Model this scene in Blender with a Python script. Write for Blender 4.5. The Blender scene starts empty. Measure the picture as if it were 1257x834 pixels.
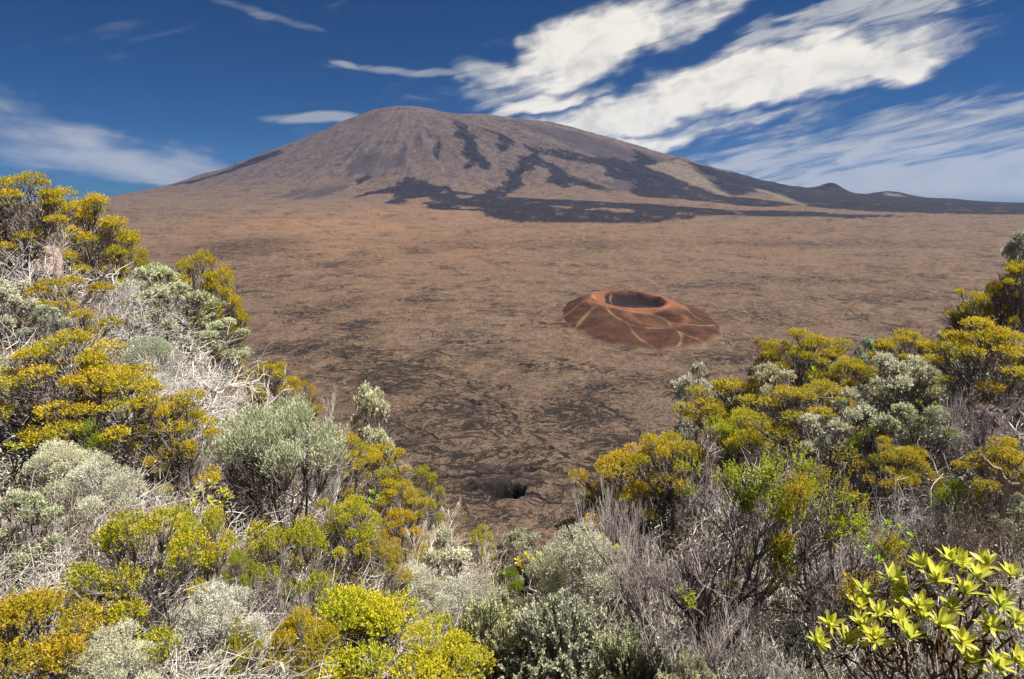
import bpy, math, random
import numpy as np
from mathutils import Vector

# ------------------------------------------------------------------ camera
SC = bpy.context.scene
COL = SC.collection
IW, IH, F = 1257.0, 834.0, 750.0            # photograph size and focal length in its pixels
HORIZON = 248.0
PITCH = math.atan((IH / 2 - HORIZON) / F)
cam_d = bpy.data.cameras.new('camera')
cam = bpy.data.objects.new('camera', cam_d)
COL.objects.link(cam)
cam_d.sensor_width = 36.0
cam_d.lens = 36.0 * F / IW
cam_d.clip_start = 0.05
cam_d.clip_end = 60000
cam.location = (0, 0, 0)
cam.rotation_euler = (math.pi / 2 - PITCH, 0, 0)
SC.camera = cam

SUN_AZ = math.radians(90)                   # from straight ahead towards the right
SUN_EL = math.radians(57)
to_sun = Vector((math.sin(SUN_AZ) * math.cos(SUN_EL), math.cos(SUN_AZ) * math.cos(SUN_EL), math.sin(SUN_EL)))

SC.view_settings.view_transform = 'Standard'
SC.view_settings.look = 'None'
SC.view_settings.gamma = 1.0
SC.view_settings.exposure = 1.15


def ray(px, py):
    """unit direction in the world of a point of the photograph"""
    a, b = (px - IW / 2) / F, (IH / 2 - py) / F
    c, s = math.cos(PITCH), math.sin(PITCH)
    d = np.array([a, c + b * s, -s + b * c])
    return d / np.linalg.norm(d)


def azel(px, py):
    d = ray(px, py)
    return math.atan2(d[0], d[1]), math.asin(d[2])


# ------------------------------------------------------------------ node helper
class NT:
    def __init__(self, tree):
        self.t = tree
        tree.nodes.clear()

    def n(self, kind, **kw):
        nd = self.t.nodes.new(kind)
        for k, v in kw.items():
            setattr(nd, k, v)
        return nd

    def put(self, sock, v):
        if isinstance(v, bpy.types.NodeSocket):
            self.t.links.new(v, sock)
        elif v is not None:
            if hasattr(sock.default_value, '__len__') and not hasattr(v, '__len__'):
                v = (v,) * len(sock.default_value)
            if hasattr(v, '__len__') and len(sock.default_value) == 4 and len(v) == 3:
                v = tuple(v) + (1,)
            sock.default_value = v

    def m(self, op, a, b=None, c=None, clamp=False):
        nd = self.n('ShaderNodeMath', operation=op, use_clamp=clamp)
        for i, v in enumerate((a, b, c)):
            if v is not None:
                self.put(nd.inputs[i], v)
        return nd.outputs[0]

    def v(self, op, a, b=None):
        nd = self.n('ShaderNodeVectorMath', operation=op)
        self.put(nd.inputs[0], a)
        if b is not None:
            self.put(nd.inputs[1], b)
        return nd.outputs[0]

    def xyz(self, x, y, z):
        nd = self.n('ShaderNodeCombineXYZ')
        for i, q in enumerate((x, y, z)):
            self.put(nd.inputs[i], q)
        return nd.outputs[0]

    def sep(self, v):
        nd = self.n('ShaderNodeSeparateXYZ')
        self.put(nd.inputs[0], v)
        return nd.outputs

    def noise(self, vec, scale, detail=4, rough=0.55, dist=0.0, ridged=False):
        nd = self.n('ShaderNodeTexNoise')
        if ridged:
            nd.noise_type = 'RIDGED_MULTIFRACTAL'
        self.put(nd.inputs['Vector'], vec)
        nd.inputs['Scale'].default_value = scale
        nd.inputs['Detail'].default_value = detail
        nd.inputs['Roughness'].default_value = rough
        nd.inputs['Distortion'].default_value = dist
        return nd.outputs[0]

    def step(self, v, lo, hi, a=0.0, b=1.0):
        nd = self.n('ShaderNodeMapRange', interpolation_type='SMOOTHSTEP')
        self.put(nd.inputs[0], v)
        for i, q in enumerate((lo, hi, a, b)):
            self.put(nd.inputs[i + 1], q)
        return nd.outputs[0]

    def mix(self, f, a, b, mode='MIX'):
        nd = self.n('ShaderNodeMix', data_type='RGBA', blend_type=mode)
        self.put(nd.inputs[0], f)
        self.put(nd.inputs[6], a)
        self.put(nd.inputs[7], b)
        return nd.outputs[2]

    def attr(self, name, out=2):
        nd = self.n('ShaderNodeAttribute', attribute_name=name)
        return nd.outputs[out]

    def bsdf(self, color, rough=0.9, bump=None, strength=0.5, dist=1.0, spec=0.2):
        p = self.n('ShaderNodeBsdfPrincipled')
        self.put(p.inputs['Base Color'], color)
        self.put(p.inputs['Roughness'], rough)
        p.inputs['Specular IOR Level'].default_value = spec
        if bump is not None:
            b = self.n('ShaderNodeBump')
            b.inputs['Strength'].default_value = strength
            b.inputs['Distance'].default_value = dist
            self.put(b.inputs['Height'], bump)
            self.put(p.inputs['Normal'], b.outputs[0])
        return p.outputs[0]

    def out(self, s):
        o = self.n('ShaderNodeOutputMaterial')
        self.t.links.new(s, o.inputs['Surface'])


def material(name):
    mt = bpy.data.materials.new(name)
    mt.use_nodes = True
    return mt, NT(mt.node_tree)


# ------------------------------------------------------------------ sky with high clouds
world = bpy.data.worlds.new('World')
SC.world = world
world.use_nodes = True
w = NT(world.node_tree)
sky = w.n('ShaderNodeTexSky', sky_type='NISHITA')
sky.sun_disc = False
sky.sun_elevation = SUN_EL
sky.sun_rotation = SUN_AZ
sky.altitude = 2300
sky.air_density = 1.0
sky.dust_density = 0.25
sky.ozone_density = 4.0
tc = w.n('ShaderNodeTexCoord')
dirv = w.v('NORMALIZE', tc.outputs['Generated'])
dx, dy, dz = w.sep(dirv)
az = w.m('ARCTAN2', dx, dy)
el = w.m('ARCSINE', dz)
# streak coordinates: cirrus drawn out along a line that climbs to the right
ca, sa = math.cos(math.radians(13)), math.sin(math.radians(13))
su = w.m('ADD', w.m('MULTIPLY', az, ca), w.m('MULTIPLY', el, sa))
sv = w.m('SUBTRACT', w.m('MULTIPLY', el, ca), w.m('MULTIPLY', az, sa))
pvec = w.xyz(w.m('MULTIPLY', su, 1.0), w.m('MULTIPLY', sv, 3.2), 0.0)
warp = w.noise(w.xyz(su, w.m('MULTIPLY', sv, 1.6), 3.0), 7.0, 3, 0.6)
warp2 = w.noise(w.xyz(su, w.m('MULTIPLY', sv, 1.6), 9.0), 7.0, 3, 0.6)
fb = w.noise(pvec, 6.0, 5, 0.62, 0.6)
fine = w.noise(w.xyz(w.m('MULTIPLY', su, 1.0), w.m('MULTIPLY', sv, 7.0), 5.0), 9.0, 6, 0.62, 0.7)
lv = w.m('ADD', el, w.m('MULTIPLY', az, 0.14))
soft = w.noise(w.xyz(az, w.m('MULTIPLY', lv, 5.0), 2.0), 5.0, 5, 0.55, 0.5)
puff = w.noise(w.xyz(su, w.m('MULTIPLY', sv, 1.7), 7.0), 16.0, 6, 0.6, 0.4)
waz = w.m('ADD', az, w.m('MULTIPLY', w.m('SUBTRACT', warp, 0.5), 0.20))
wel = w.m('ADD', el, w.m('MULTIPLY', w.m('SUBTRACT', warp2, 0.5), 0.085))
waz2 = w.m('ADD', az, w.m('MULTIPLY', w.m('SUBTRACT', warp, 0.5), 0.07))
wel2 = w.m('ADD', el, w.m('MULTIPLY', w.m('SUBTRACT', warp2, 0.5), 0.022))


def blob(px, py, half_len, half_thick, ang, weight, calm=False):
    """a soft ellipse of cloud about a world direction; ang in degrees, positive climbs to the right"""
    a0, e0 = azel(px, py)
    c, s = math.cos(math.radians(ang)), math.sin(math.radians(ang))
    A, E = (waz2, wel2) if calm else (waz, wel)
    a = w.m('SUBTRACT', A, a0)
    e = w.m('SUBTRACT', E, e0)
    p = w.m('ADD', w.m('MULTIPLY', a, c * F / half_len), w.m('MULTIPLY', e, s * F / half_len))
    q = w.m('SUBTRACT', w.m('MULTIPLY', e, c * F / half_thick), w.m('MULTIPLY', a, s * F / half_thick))
    r = w.m('SQRT', w.m('ADD', w.m('MULTIPLY', p, p), w.m('MULTIPLY', q, q)))
    return w.step(r, 1.25, 0.15, 0.0, weight)


def most(blobs):
    r = blobs[0]
    for b in blobs[1:]:
        r = w.m('MAXIMUM', r, b)
    return r


thick = most([blob(930, 100, 225, 34, 9, 1.05), blob(770, 140, 160, 28, 13, 1.0), blob(1060, 78, 90, 21, 3, 1.0),
              blob(730, 58, 165, 42, 18, 0.92), blob(860, 14, 130, 24, 18, 0.7), blob(660, 130, 85, 18, 13, 0.8),
              blob(640, 90, 80, 28, 10, 0.62), blob(770, 174, 150, 18, 5, 0.78), blob(890, 156, 150, 17, 7, 0.58)])
thin = most([blob(1010, 28, 210, 24, 17, 0.75), blob(1120, 8, 150, 20, 10, 0.7), blob(1050, 190, 360, 50, 10, 0.74),
             blob(1180, 150, 190, 26, 14, 0.62), blob(1190, 236, 460, 46, 1, 1.15), blob(900, 210, 220, 34, 8, 0.6),
             ])
low = most([blob(30, 150, 170, 28, -12, 0.60), blob(170, 200, 200, 28, -6, 0.80), blob(330, 206, 130, 18, 2, 0.7),
             blob(30, 185, 120, 20, -12, 0.55), blob(520, 118, 140, 16, 12, 0.34)])
wisp = most([blob(392, 146, 72, 8, 1, 1.0, True), blob(500, 87, 110, 6, -2, 0.62, True), blob(425, 79, 22, 5, -12, 0.7, True),
             blob(600, 92, 50, 16, -14, 0.8, True), blob(330, 19, 95, 7, -12, 0.42, True), blob(60, 246, 60, 6, 0, 0.5, True)])
a1 = w.step(w.m('ADD', w.m('MULTIPLY', thick, 1.15), w.m('ADD', w.m('MULTIPLY', w.m('SUBTRACT', puff, 0.5), 0.6), w.m('ADD', w.m('MULTIPLY', w.m('SUBTRACT', fb, 0.5), 0.9), w.m('MULTIPLY', w.m('SUBTRACT', fine, 0.5), 0.75)))), 0.16, 0.92)
a1 = w.m('MULTIPLY', a1, w.step(thick, 0.02, 0.3))
a2 = w.step(w.m('ADD', thin, w.m('MULTIPLY', w.m('SUBTRACT', fine, 0.5), 2.1)), 0.16, 0.95, 0.0, 0.85)
a2 = w.m('MULTIPLY', a2, w.step(thin, 0.02, 0.3))
al_ = w.step(w.m('ADD', low, w.m('MULTIPLY', w.m('SUBTRACT', soft, 0.5), 1.7)), 0.14, 1.0, 0.0, 0.8)
a2 = w.m('MAXIMUM', a2, w.m('MULTIPLY', al_, w.step(low, 0.02, 0.3)))
a3 = w.step(w.m('ADD', wisp, w.m('MULTIPLY', w.m('SUBTRACT', fine, 0.5), 0.8)), 0.12, 0.85, 0.0, 0.80)
a3 = w.m('MULTIPLY', a3, w.step(wisp, 0.02, 0.3))
cirrus = w.step(w.m('ADD', fb, w.m('MULTIPLY', w.m('SUBTRACT', fine, 0.5), 0.5)), 0.58, 0.85, 0.0, 0.22)
alpha = w.m('MAXIMUM', w.m('MAXIMUM', a1, a2), w.m('MAXIMUM', a3, cirrus))
alpha = w.m('MULTIPLY', alpha, w.step(el, -0.02, 0.02))
lit = w.mix(w.m('MULTIPLY', w.m('MAXIMUM', a1, w.m('MULTIPLY', a2, 0.35)), w.step(puff, 0.2, 0.6, 0.35, 1.0)), (0.185, 0.195, 0.205), (0.42, 0.395, 0.35))
SKY_STRENGTH = 0.05
skyc = w.mix(1.0, sky.outputs[0], (0.075, 0.215, 0.37), 'MULTIPLY')
skyc = w.mix(1.0, skyc, (SKY_STRENGTH,) * 3, 'MULTIPLY')
full = w.mix(alpha, skyc, lit)
bg = w.n('ShaderNodeBackground')
w.put(bg.inputs[0], full)
bg.inputs[1].default_value = 1.0
wo = w.n('ShaderNodeOutputWorld')
w.t.links.new(bg.outputs[0], wo.inputs[0])
world.cycles.sampling_method = 'MANUAL'
world.cycles.sample_map_resolution = 512

sun_d = bpy.data.lights.new('sun', 'SUN')
sun_d.energy = 5.0
sun_d.angle = math.radians(0.53)
sun_d.color = (1.0, 0.95, 0.87)
sun = bpy.data.objects.new('sun', sun_d)
COL.objects.link(sun)
sun.rotation_euler = to_sun.to_track_quat('Z', 'Y').to_euler()
SC.cycles.max_bounces = 5
SC.cycles.diffuse_bounces = 2
SC.cycles.transmission_bounces = 3
SC.cycles.transparent_max_bounces = 4
SC.cycles.volume_bounces = 0
SC.cycles.use_denoising = True

# ------------------------------------------------------------------ numeric helpers
def perlin(x, y, seed=0):
    x = np.asarray(x, float); y = np.asarray(y, float)
    xi = np.floor(x).astype(np.int64); yi = np.floor(y).astype(np.int64)
    xf = x - xi; yf = y - yi

    def g(ix, iy, fx, fy):
        h = (ix * 374761393 + iy * 668265263 + seed * 1442695041) & 0xFFFFFFFF
        h = ((h ^ (h >> 13)) * 1274126177) & 0xFFFFFFFF
        a = ((h ^ (h >> 16)) & 0xFFFF) * (2 * math.pi / 65536)
        return np.cos(a) * fx + np.sin(a) * fy
    u = xf * xf * xf * (xf * (xf * 6 - 15) + 10)
    v = yf * yf * yf * (yf * (yf * 6 - 15) + 10)
    n0 = g(xi, yi, xf, yf) * (1 - u) + g(xi + 1, yi, xf - 1, yf) * u
    n1 = g(xi, yi + 1, xf, yf - 1) * (1 - u) + g(xi + 1, yi + 1, xf - 1, yf - 1) * u
    return (n0 * (1 - v) + n1 * v) * 1.5


def fbm(x, y, octs=4, seed=0, gain=0.5, ridged=False):
    t = 0; a = 1; s = 0
    for o in range(octs):
        n = perlin(x * 2 ** o, y * 2 ** o, seed + o * 17)
        t = t + a * ((1 - 2 * np.abs(n)) if ridged else n)
        s += a; a *= gain
    return t / s


def sstep(x, lo, hi):
    t = np.clip((x - lo) / (hi - lo), 0, 1)
    return t * t * (3 - 2 * t)


def mesh_np(name, verts, faces, attrs=None, smooth=False):
    """faces: list of (M,k) integer arrays"""
    me = bpy.data.meshes.new(name)
    verts = np.ascontiguousarray(verts, dtype=np.float32)
    me.vertices.add(len(verts))
    me.vertices.foreach_set('co', verts.ravel())
    faces = [np.asarray(f, dtype=np.int32) for f in faces if len(f)]
    idx = np.concatenate([f.ravel() for f in faces])
    tot = np.concatenate([np.full(len(f), f.shape[1], dtype=np.int32) for f in faces])
    st = np.concatenate([[0], np.cumsum(tot)[:-1]]).astype(np.int32)
    me.loops.add(len(idx))
    me.loops.foreach_set('vertex_index', idx)
    me.polygons.add(len(tot))
    me.polygons.foreach_set('loop_start', st)
    me.polygons.foreach_set('loop_total', tot)
    me.polygons.foreach_set('use_smooth', np.full(len(tot), smooth, dtype=bool))
    for k, v in (attrs or {}).items():
        at = me.attributes.new(k, 'FLOAT', 'POINT')
        at.data.foreach_set('value', np.ascontiguousarray(v, dtype=np.float32))
    me.update(calc_edges=True)
    me.validate()
    return me


def link(name, me, mat=None, parent=None):
    o = bpy.data.objects.new(name, me)
    COL.objects.link(o)
    if mat is not None and me is not None and not me.materials:
        me.materials.append(mat)
    if parent is not None:
        o.parent = parent
    return o


def tag(o, label=None, cat=None, group=None, kind=None):
    for k, v in (('label', label), ('category', cat), ('group', group), ('kind', kind)):
        if v:
            o[k] = v
    return o


# ------------------------------------------------------------------ the large ground: caldera floor and volcano
YS = 5200.0


def at_y(px, py, y):
    d = ray(px, py)
    return d * (y / d[1])


SIL = [(-200, 262), (60, 253), (100, 249), (150, 243), (200, 233), (240, 222), (285, 208), (330, 190), (365, 176), (400, 161), (425, 149), (442, 142), (458, 136), (472, 133),
       (485, 131), (500, 130.5), (515, 131.5), (530, 134), (548, 139), (565, 142), (600, 145), (640, 149), (680, 155), (720, 164), (760, 175), (800, 188), (850, 202), (900, 216), (960, 231), (1000, 237),
       (1060, 241), (1120, 245), (1200, 251), (1257, 255), (1500, 264)]
SX = np.array([at_y(a, b, YS)[0] for a, b in SIL])
SZ = np.array([at_y(a, b, YS)[2] for a, b in SIL])
XS = at_y(500, 131, YS)[0]


def floor_base(x, y):
    t = np.maximum(0, y - 560)
    z = -163 + 0.05 * (np.sqrt(t * t + 150 ** 2) - 150)
    over = np.maximum(0, y - 3300)
    return z - 0.05 * over - 0.03 * np.maximum(0, y - 4000) + 0.006 * np.maximum(0, -x - 300)


def cone_z(x, y):
    dx_ = x - XS
    k = np.where(y < YS, 1.95, 1.3)
    dy_ = (y - YS) * k
    rho = np.hypot(dx_, dy_) + 1e-6
    wgt = sstep(0.5 * (1 + dx_ / rho), 0.0, 1.0)
    zl = np.interp(XS - rho, SX, SZ) - 0.09 * np.maximum(0, SX[0] - (XS - rho))
    zr = np.interp(XS + rho, SX, SZ) - 0.09 * np.maximum(0, (XS + rho) - SX[-1])
    return zl * (1 - wgt) + zr * wgt, rho


def bump_at(x, y, px, py, ydist, rx, ry, h):
    c = at_y(px, py, ydist)
    q = ((x - c[0]) / rx) ** 2 + ((y - ydist) / ry) ** 2
    return h * np.exp(-q)


def pit(x, y):
    return 0


def terrain(x, y, detail=True):
    """height of the caldera floor and volcano, and by how much the volcano stands above the floor"""
    f = floor_base(x, y)
    c, rho = cone_z(x, y)
    for a in ((1021, 234, YS - 300, 95, 120, 66), (1000, 236, YS - 200, 190, 160, 14), (1088, 240, YS - 300, 120, 150, 26), (1108, 241, YS - 300, 140, 140, 22),
              (1150, 246, YS - 200, 150, 150, 12), (1175, 247, YS - 250, 120, 150, 11), (836, 204, YS - 700, 70, 90, 42), (866, 216, YS - 800, 150, 170, 34), (250, 219, YS - 100, 150, 200, 14)):
        c = c + bump_at(x, y, *a)
    d = c - f
    k = 26.0
    h = f + k * np.logaddexp(0, d / k) if True else np.maximum(f, c)
    if detail:
        on = sstep(d, 0, 250)
        ang = np.arctan2((y - YS) * 1.9, x - XS)
        gull = fbm(ang * 9, rho / 1500.0, 4, 5, 0.55)
        h = h + on * (gull * 20 * np.clip((rho - 250) / 900, 0, 1) + (fbm(x / 300, y / 300, 5, 8) * 16 + fbm(x / 60, y / 60, 3, 81) * 4) * np.clip(rho / 500, 0.15, 1))
        fl = 1 - sstep(d, -10, 120)
        wx = x + 30 * fbm(x / 130, y / 130, 3, 31)
        wy = y + 30 * fbm(x / 130, y / 130, 3, 41)
        near = sstep(y, 1500, 500)
        h = h + fl * (fbm(x / 420, y / 420, 3, 2) * 9 + fbm(wx / 70, wy / 70, 4, 12, 0.55, True) * 2.6 + fbm(wx / 21, wy / 21, 4, 22, 0.6) * (1.6 + 0.5 * near))
    return h, d


def hit(px, py, fn=None, far=9000, near=230):
    """where the sight line of a photograph point meets the ground"""
    d = ray(px, py)
    f = fn or (lambda x, y: terrain(x, y, False)[0])
    t = np.geomspace(near, far, 4000)
    z = f(d[0] * t, d[1] * t)
    under = np.nonzero(d[2] * t < z)[0]
    i = under[0] if len(under) else len(t) - 1
    return d * t[i]


def zoomed(pts, x0, y0, s):
    return [(x0 + a / s, y0 + b / s) for a, b in pts]


Z2 = lambda *p: zoomed(p, 420, 120, 3.1425)
Z1 = lambda *p: zoomed(p, 100, 120, 3.1425)
Z3 = lambda *p: zoomed(p, 780, 170, 2.635)
FLOWS = [
    Z2((430, 88), (470, 108), (520, 150), (528, 200), (560, 238), (578, 276), (540, 280), (520, 255), (492, 270), (465, 272), (490, 235), (465, 215), (480, 190), (440, 150)),
    Z2((365, 165), (388, 172), (372, 240), (350, 205)),
    Z2((545, 125), (640, 150), (720, 185), (800, 198), (900, 212), (1050, 228), (1150, 265), (1290, 300), (1290, 385), (1150, 375), (1100, 330), (1010, 300), (1020, 262), (900, 240), (820, 240),
       (780, 245), (735, 270), (735, 300), (690, 345), (640, 388), (500, 392), (600, 345), (645, 290), (690, 248), (700, 215), (650, 190), (610, 210), (620, 175)),
    Z2((760, 240), (820, 250), (880, 300), (960, 320), (1020, 345), (1010, 362), (900, 345), (870, 345), (800, 325), (805, 285)),
    Z2((240, 298), (290, 310), (380, 345), (470, 362), (560, 378), (700, 388), (900, 394), (1100, 408), (1290, 420), (1290, 434), (1000, 428), (955, 436), (1100, 446), (1290, 450), (1290, 470), (1180, 482),
       (1030, 492), (960, 480), (800, 482), (690, 482), (640, 474), (560, 460), (545, 440), (450, 436), (340, 430), (300, 405), (220, 416), (145, 410), (200, 395), (190, 372), (120, 372), (40, 388), (100, 365), (220, 345)),
    Z3((-10, 214), (300, 229), (560, 240), (900, 251), (700, 258), (400, 254), (-10, 242)),
    Z3((-10, 246), (210, 250), (180, 263), (-10, 272)),
    Z3((-10, 30), (40, 55), (130, 120), (220, 165), (310, 190), (400, 195), (540, 215), (420, 222), (330, 217), (250, 207), (-10, 188)),
    Z3((160, 78), (300, 108), (500, 150), (590, 158), (640, 142), (700, 165), (770, 174), (1000, 186), (1300, 212), (1300, 252), (800, 240), (560, 222), (400, 165), (320, 190), (240, 130)),
    Z1((1035, 338), (1080, 305), (1175, 278), (1110, 320)),
    Z1((320, 345), (520, 295), (760, 205), (780, 212), (600, 280), (440, 330)),
]
HOLES = [Z2((430, 375), (500, 380), (470, 392)), Z2((430, 415), (520, 425), (470, 428)), Z2((800, 420), (900, 422), (870, 430)), Z2((560, 430), (615, 432), (590, 438)), Z2((245, 395), (330, 385), (350, 400), (260, 412)),
         Z2((640, 178), (700, 180), (722, 222), (690, 212)), Z2((760, 225), (810, 232), (800, 252), (770, 245)), Z2((700, 300), (760, 280), (790, 300), (770, 330), (710, 340))]
FAINT = [[(620, 148), (700, 160), (800, 190), (900, 217), (980, 236), (900, 238), (800, 215), (720, 188), (660, 168)], Z1((760, 388), (850, 350), (960, 345), (1040, 350), (930, 385), (820, 396)), Z1((1020, 225), (1130, 205), (1180, 230), (1120, 300), (1040, 305)), Z1((980, 235), (1080, 180), (1160, 140), (1120, 165), (1010, 245)), Z1((1150, 250), (1257, 180), (1257, 240), (1180, 290)),
         Z2((0, 240), (90, 215), (150, 270), (60, 310), (0, 300)), Z2((200, 220), (320, 120), (310, 160), (240, 240)), Z2((1000, 280), (1100, 270), (1290, 330), (1290, 380), (1000, 360))]
SCREE = [Z3((25, 85), (90, 78), (150, 72), (185, 98), (312, 188), (290, 186), (200, 152), (110, 118), (60, 100)), Z3((380, 160), (430, 168), (560, 214), (500, 208)), Z3((800, 174), (860, 180), (880, 190), (810, 186))]


def world_poly(poly):
    out = []
    for i in range(len(poly)):
        a, b = np.array(poly[i]), np.array(poly[(i + 1) % len(poly)])
        for t in (0, 0.5):
            p = a + (b - a) * t
            out.append(hit(p[0], p[1])[:2])
    return np.array(out)


def poly_sdf(x, y, P):
    """distance to a polygon on the map, positive inside"""
    d = np.full(x.shape, 1e18)
    ins = np.zeros(x.shape, bool)
    for i in range(len(P)):
        (x0, y0), (x1, y1) = P[i], P[(i + 1) % len(P)]
        ex, ey = x1 - x0, y1 - y0
        t = np.clip(((x - x0) * ex + (y - y0) * ey) / (ex * ex + ey * ey + 1e-9), 0, 1)
        d = np.minimum(d, (x - x0 - t * ex) ** 2 + (y - y0 - t * ey) ** 2)
        if y0 != y1:
            c = (y0 > y) != (y1 > y)
            ins ^= c & (x < ex * (y - y0) / (y1 - y0) + x0)
    d = np.sqrt(d)
    return np.where(ins, d, -d)


def line_dist(x, y, P):
    d = np.full(x.shape, 1e18)
    for i in range(len(P) - 1):
        (x0, y0), (x1, y1) = P[i][:2], P[i + 1][:2]
        ex, ey = x1 - x0, y1 - y0
        t = np.clip(((x - x0) * ex + (y - y0) * ey) / (ex * ex + ey * ey + 1e-9), 0, 1)
        d = np.minimum(d, (x - x0 - t * ex) ** 2 + (y - y0 - t * ey) ** 2)
    return np.sqrt(d)


NAZ = 720
AZ = np.radians(np.linspace(-46, 46, NAZ))
rows = 163.0 / np.linspace(0.66, 0.057, 370)                  # dense where the floor is seen steeply
rows = rows[rows < 2700]
R = np.concatenate([rows, np.arange(2720, 5900, 12), np.geomspace(5950, 11000, 8)])
AA, RR = np.meshgrid(AZ, R)
GX, GY = (np.tan(AA) * RR).ravel(), RR.ravel()
GZ, GD = terrain(GX, GY)
flow = np.full(GX.shape, -500.0)
scree = np.full(GX.shape, -500.0)
faint = np.full(GX.shape, -500.0)
sel = GY > 2300
sx, sy = GX[sel], GY[sel]
acc = np.full(sx.shape, -500.0)
for p in FLOWS:
    acc = np.maximum(acc, poly_sdf(sx, sy, world_poly(p)))
for p in HOLES:
    acc = np.minimum(acc, -poly_sdf(sx, sy, world_poly(p)))
flow[sel] = acc
acc = np.full(sx.shape, -500.0)
for p in SCREE:
    acc = np.maximum(acc, poly_sdf(sx, sy, world_poly(p)))
scree[sel] = acc
acc = np.full(sx.shape, -500.0)
for p in FAINT:
    acc = np.maximum(acc, poly_sdf(sx, sy, world_poly(p)))
faint[sel] = acc
# rough dark patches of the near floor (photograph centre, half sizes)
dark = np.zeros(GX.shape)
for (px, py, rx, ry, a) in ((306, 302, 55, 8, .8), (270, 312, 50, 6, .7), (415, 324, 24, 4, .8), (441, 311, 12, 4, .6), (422, 375, 22, 7, .7), (385, 388, 22, 7, .7), (443, 403, 18, 7, .9), (430, 418, 26, 6, .7), (377, 430, 44, 12, .7),
                            (497, 462, 66, 20, .95), (430, 436, 30, 6, .8), (598, 434, 22, 3, .8), (646, 449, 14, 3, .8), (512, 309, 18, 4, .6), (560, 512, 66, 34, .8), (540, 555, 50, 22, .7), (600, 603, 60, 20, 1.), (705, 512, 55, 24, .9), (755, 545, 50, 14, .8),
                            (470, 535, 40, 30, .9), (525, 600, 34, 24, .9), (640, 555, 40, 14, .6), (680, 620, 50, 10, .6), (800, 470, 60, 10, .5), (900, 440, 60, 8, .5), (870, 350, 60, 5, .4), (990, 345, 80, 5, .45), (1080, 365, 70, 6, .4), (1000, 300, 120, 4, .4), (700, 300, 90, 4, .35), (560, 300, 60, 5, .4), (740, 480, 40, 10, .6),
                            (640, 640, 60, 14, .5), (330, 350, 50, 6, .35), (960, 395, 60, 6, .45)):
    c = hit(px, py); e = hit(px + rx, py); t0 = hit(px, py - ry); t1 = hit(px, py + ry)
    wx, wy = abs(e[0] - c[0]), max(abs(t0[1] - t1[1]) / 2, 4)
    dark = np.maximum(dark, a * np.exp(-(((GX - c[0]) / wx) ** 2 + ((GY - c[1]) / wy) ** 2)))
# pressure-ridge cracks that can be followed one by one, and the collapsed pit
crack = np.full(GX.shape, 1e3)
nearsel = GY < 1500
cx_, cy_ = GX[nearsel], GY[nearsel]
wob = 13 * fbm(cx_ / 30, cy_ / 30, 4, 77, 0.6)
wob2 = 13 * fbm(cx_ / 22, cy_ / 22, 3, 78)
for pl in ([(498, 508), (520, 493), (560, 488), (590, 497), (615, 514), (626, 523)], [(575, 468), (600, 490), (640, 520), (668, 548), (692, 560)], [(500, 545), (530, 534), (548, 545)], [(560, 590), (600, 584), (650, 583), (690, 566)],
           [(470, 480), (500, 470), (540, 474)], [(640, 450), (655, 455)], [(350, 452), (420, 442), (470, 452)], [(610, 610), (660, 612), (690, 622)], [(700, 500), (740, 498), (770, 520), (800, 545)], [(660, 470), (700, 478)], [(585, 382), (640, 383), (672, 392)],
           [(480, 560), (510, 575), (560, 590)], [(520, 440), (560, 430), (610, 436)], [(830, 480), (880, 462), (930, 455)]):
    crack[nearsel] = np.minimum(crack[nearsel], line_dist(cx_ + wob, cy_ + wob2, [hit(*p) for p in pl]))
GZ = GZ - 1.2 * np.exp(-(crack / 1.8) ** 2) * sstep(fbm(GX / 25, GY / 25, 3, 70), -0.25, 0.15) + 1.0 * np.exp(-((crack - 6) / 4.5) ** 2) * sstep(fbm(GX / 35, GY / 35, 3, 71), -0.1, 0.3)
pit_shade = np.zeros(GX.shape)
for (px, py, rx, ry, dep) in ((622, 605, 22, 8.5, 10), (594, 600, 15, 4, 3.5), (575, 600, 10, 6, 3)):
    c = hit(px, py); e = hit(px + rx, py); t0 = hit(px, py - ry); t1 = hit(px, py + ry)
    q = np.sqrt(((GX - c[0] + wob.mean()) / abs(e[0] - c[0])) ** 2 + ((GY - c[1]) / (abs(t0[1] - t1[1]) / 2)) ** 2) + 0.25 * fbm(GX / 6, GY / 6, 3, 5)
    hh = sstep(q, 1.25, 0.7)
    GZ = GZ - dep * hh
    pit_shade = np.maximum(pit_shade, hh if dep > 5 else 0.6 * hh)  # mask for the pit's painted darkness
warm = np.zeros(GX.shape)
for (px, py, rx, ry, a) in ((430, 275, 190, 26, 1.), (620, 290, 460, 34, .45), (480, 300, 260, 30, .65), (250, 285, 150, 20, .5), (520, 350, 200, 30, .35), (690, 395, 60, 20, .3)):
    c = hit(px, py); e = hit(px + rx, py); t0 = hit(px, py - ry); t1 = hit(px, py + ry)
    warm = np.maximum(warm, a * np.exp(-(((GX - c[0]) / abs(e[0] - c[0])) ** 2 + ((GY - c[1]) / (abs(t0[1] - t1[1]) / 2)) ** 2)))
NR = len(R)
ii = np.arange(NR * NAZ).reshape(NR, NAZ)
quads = np.stack([ii[:-1, :-1], ii[:-1, 1:], ii[1:, 1:], ii[1:, :-1]], -1).reshape(-1, 4)
GV = np.stack([GX, GY, GZ], 1)
onv = (GD[quads].mean(1) > 6)
far_ = GY > 2300
fx, fy = GX[far_], GY[far_]
isle = sstep(fbm(fx / 85, fy / 150, 6, 315, 0.65), 0.20, 0.34)
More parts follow.
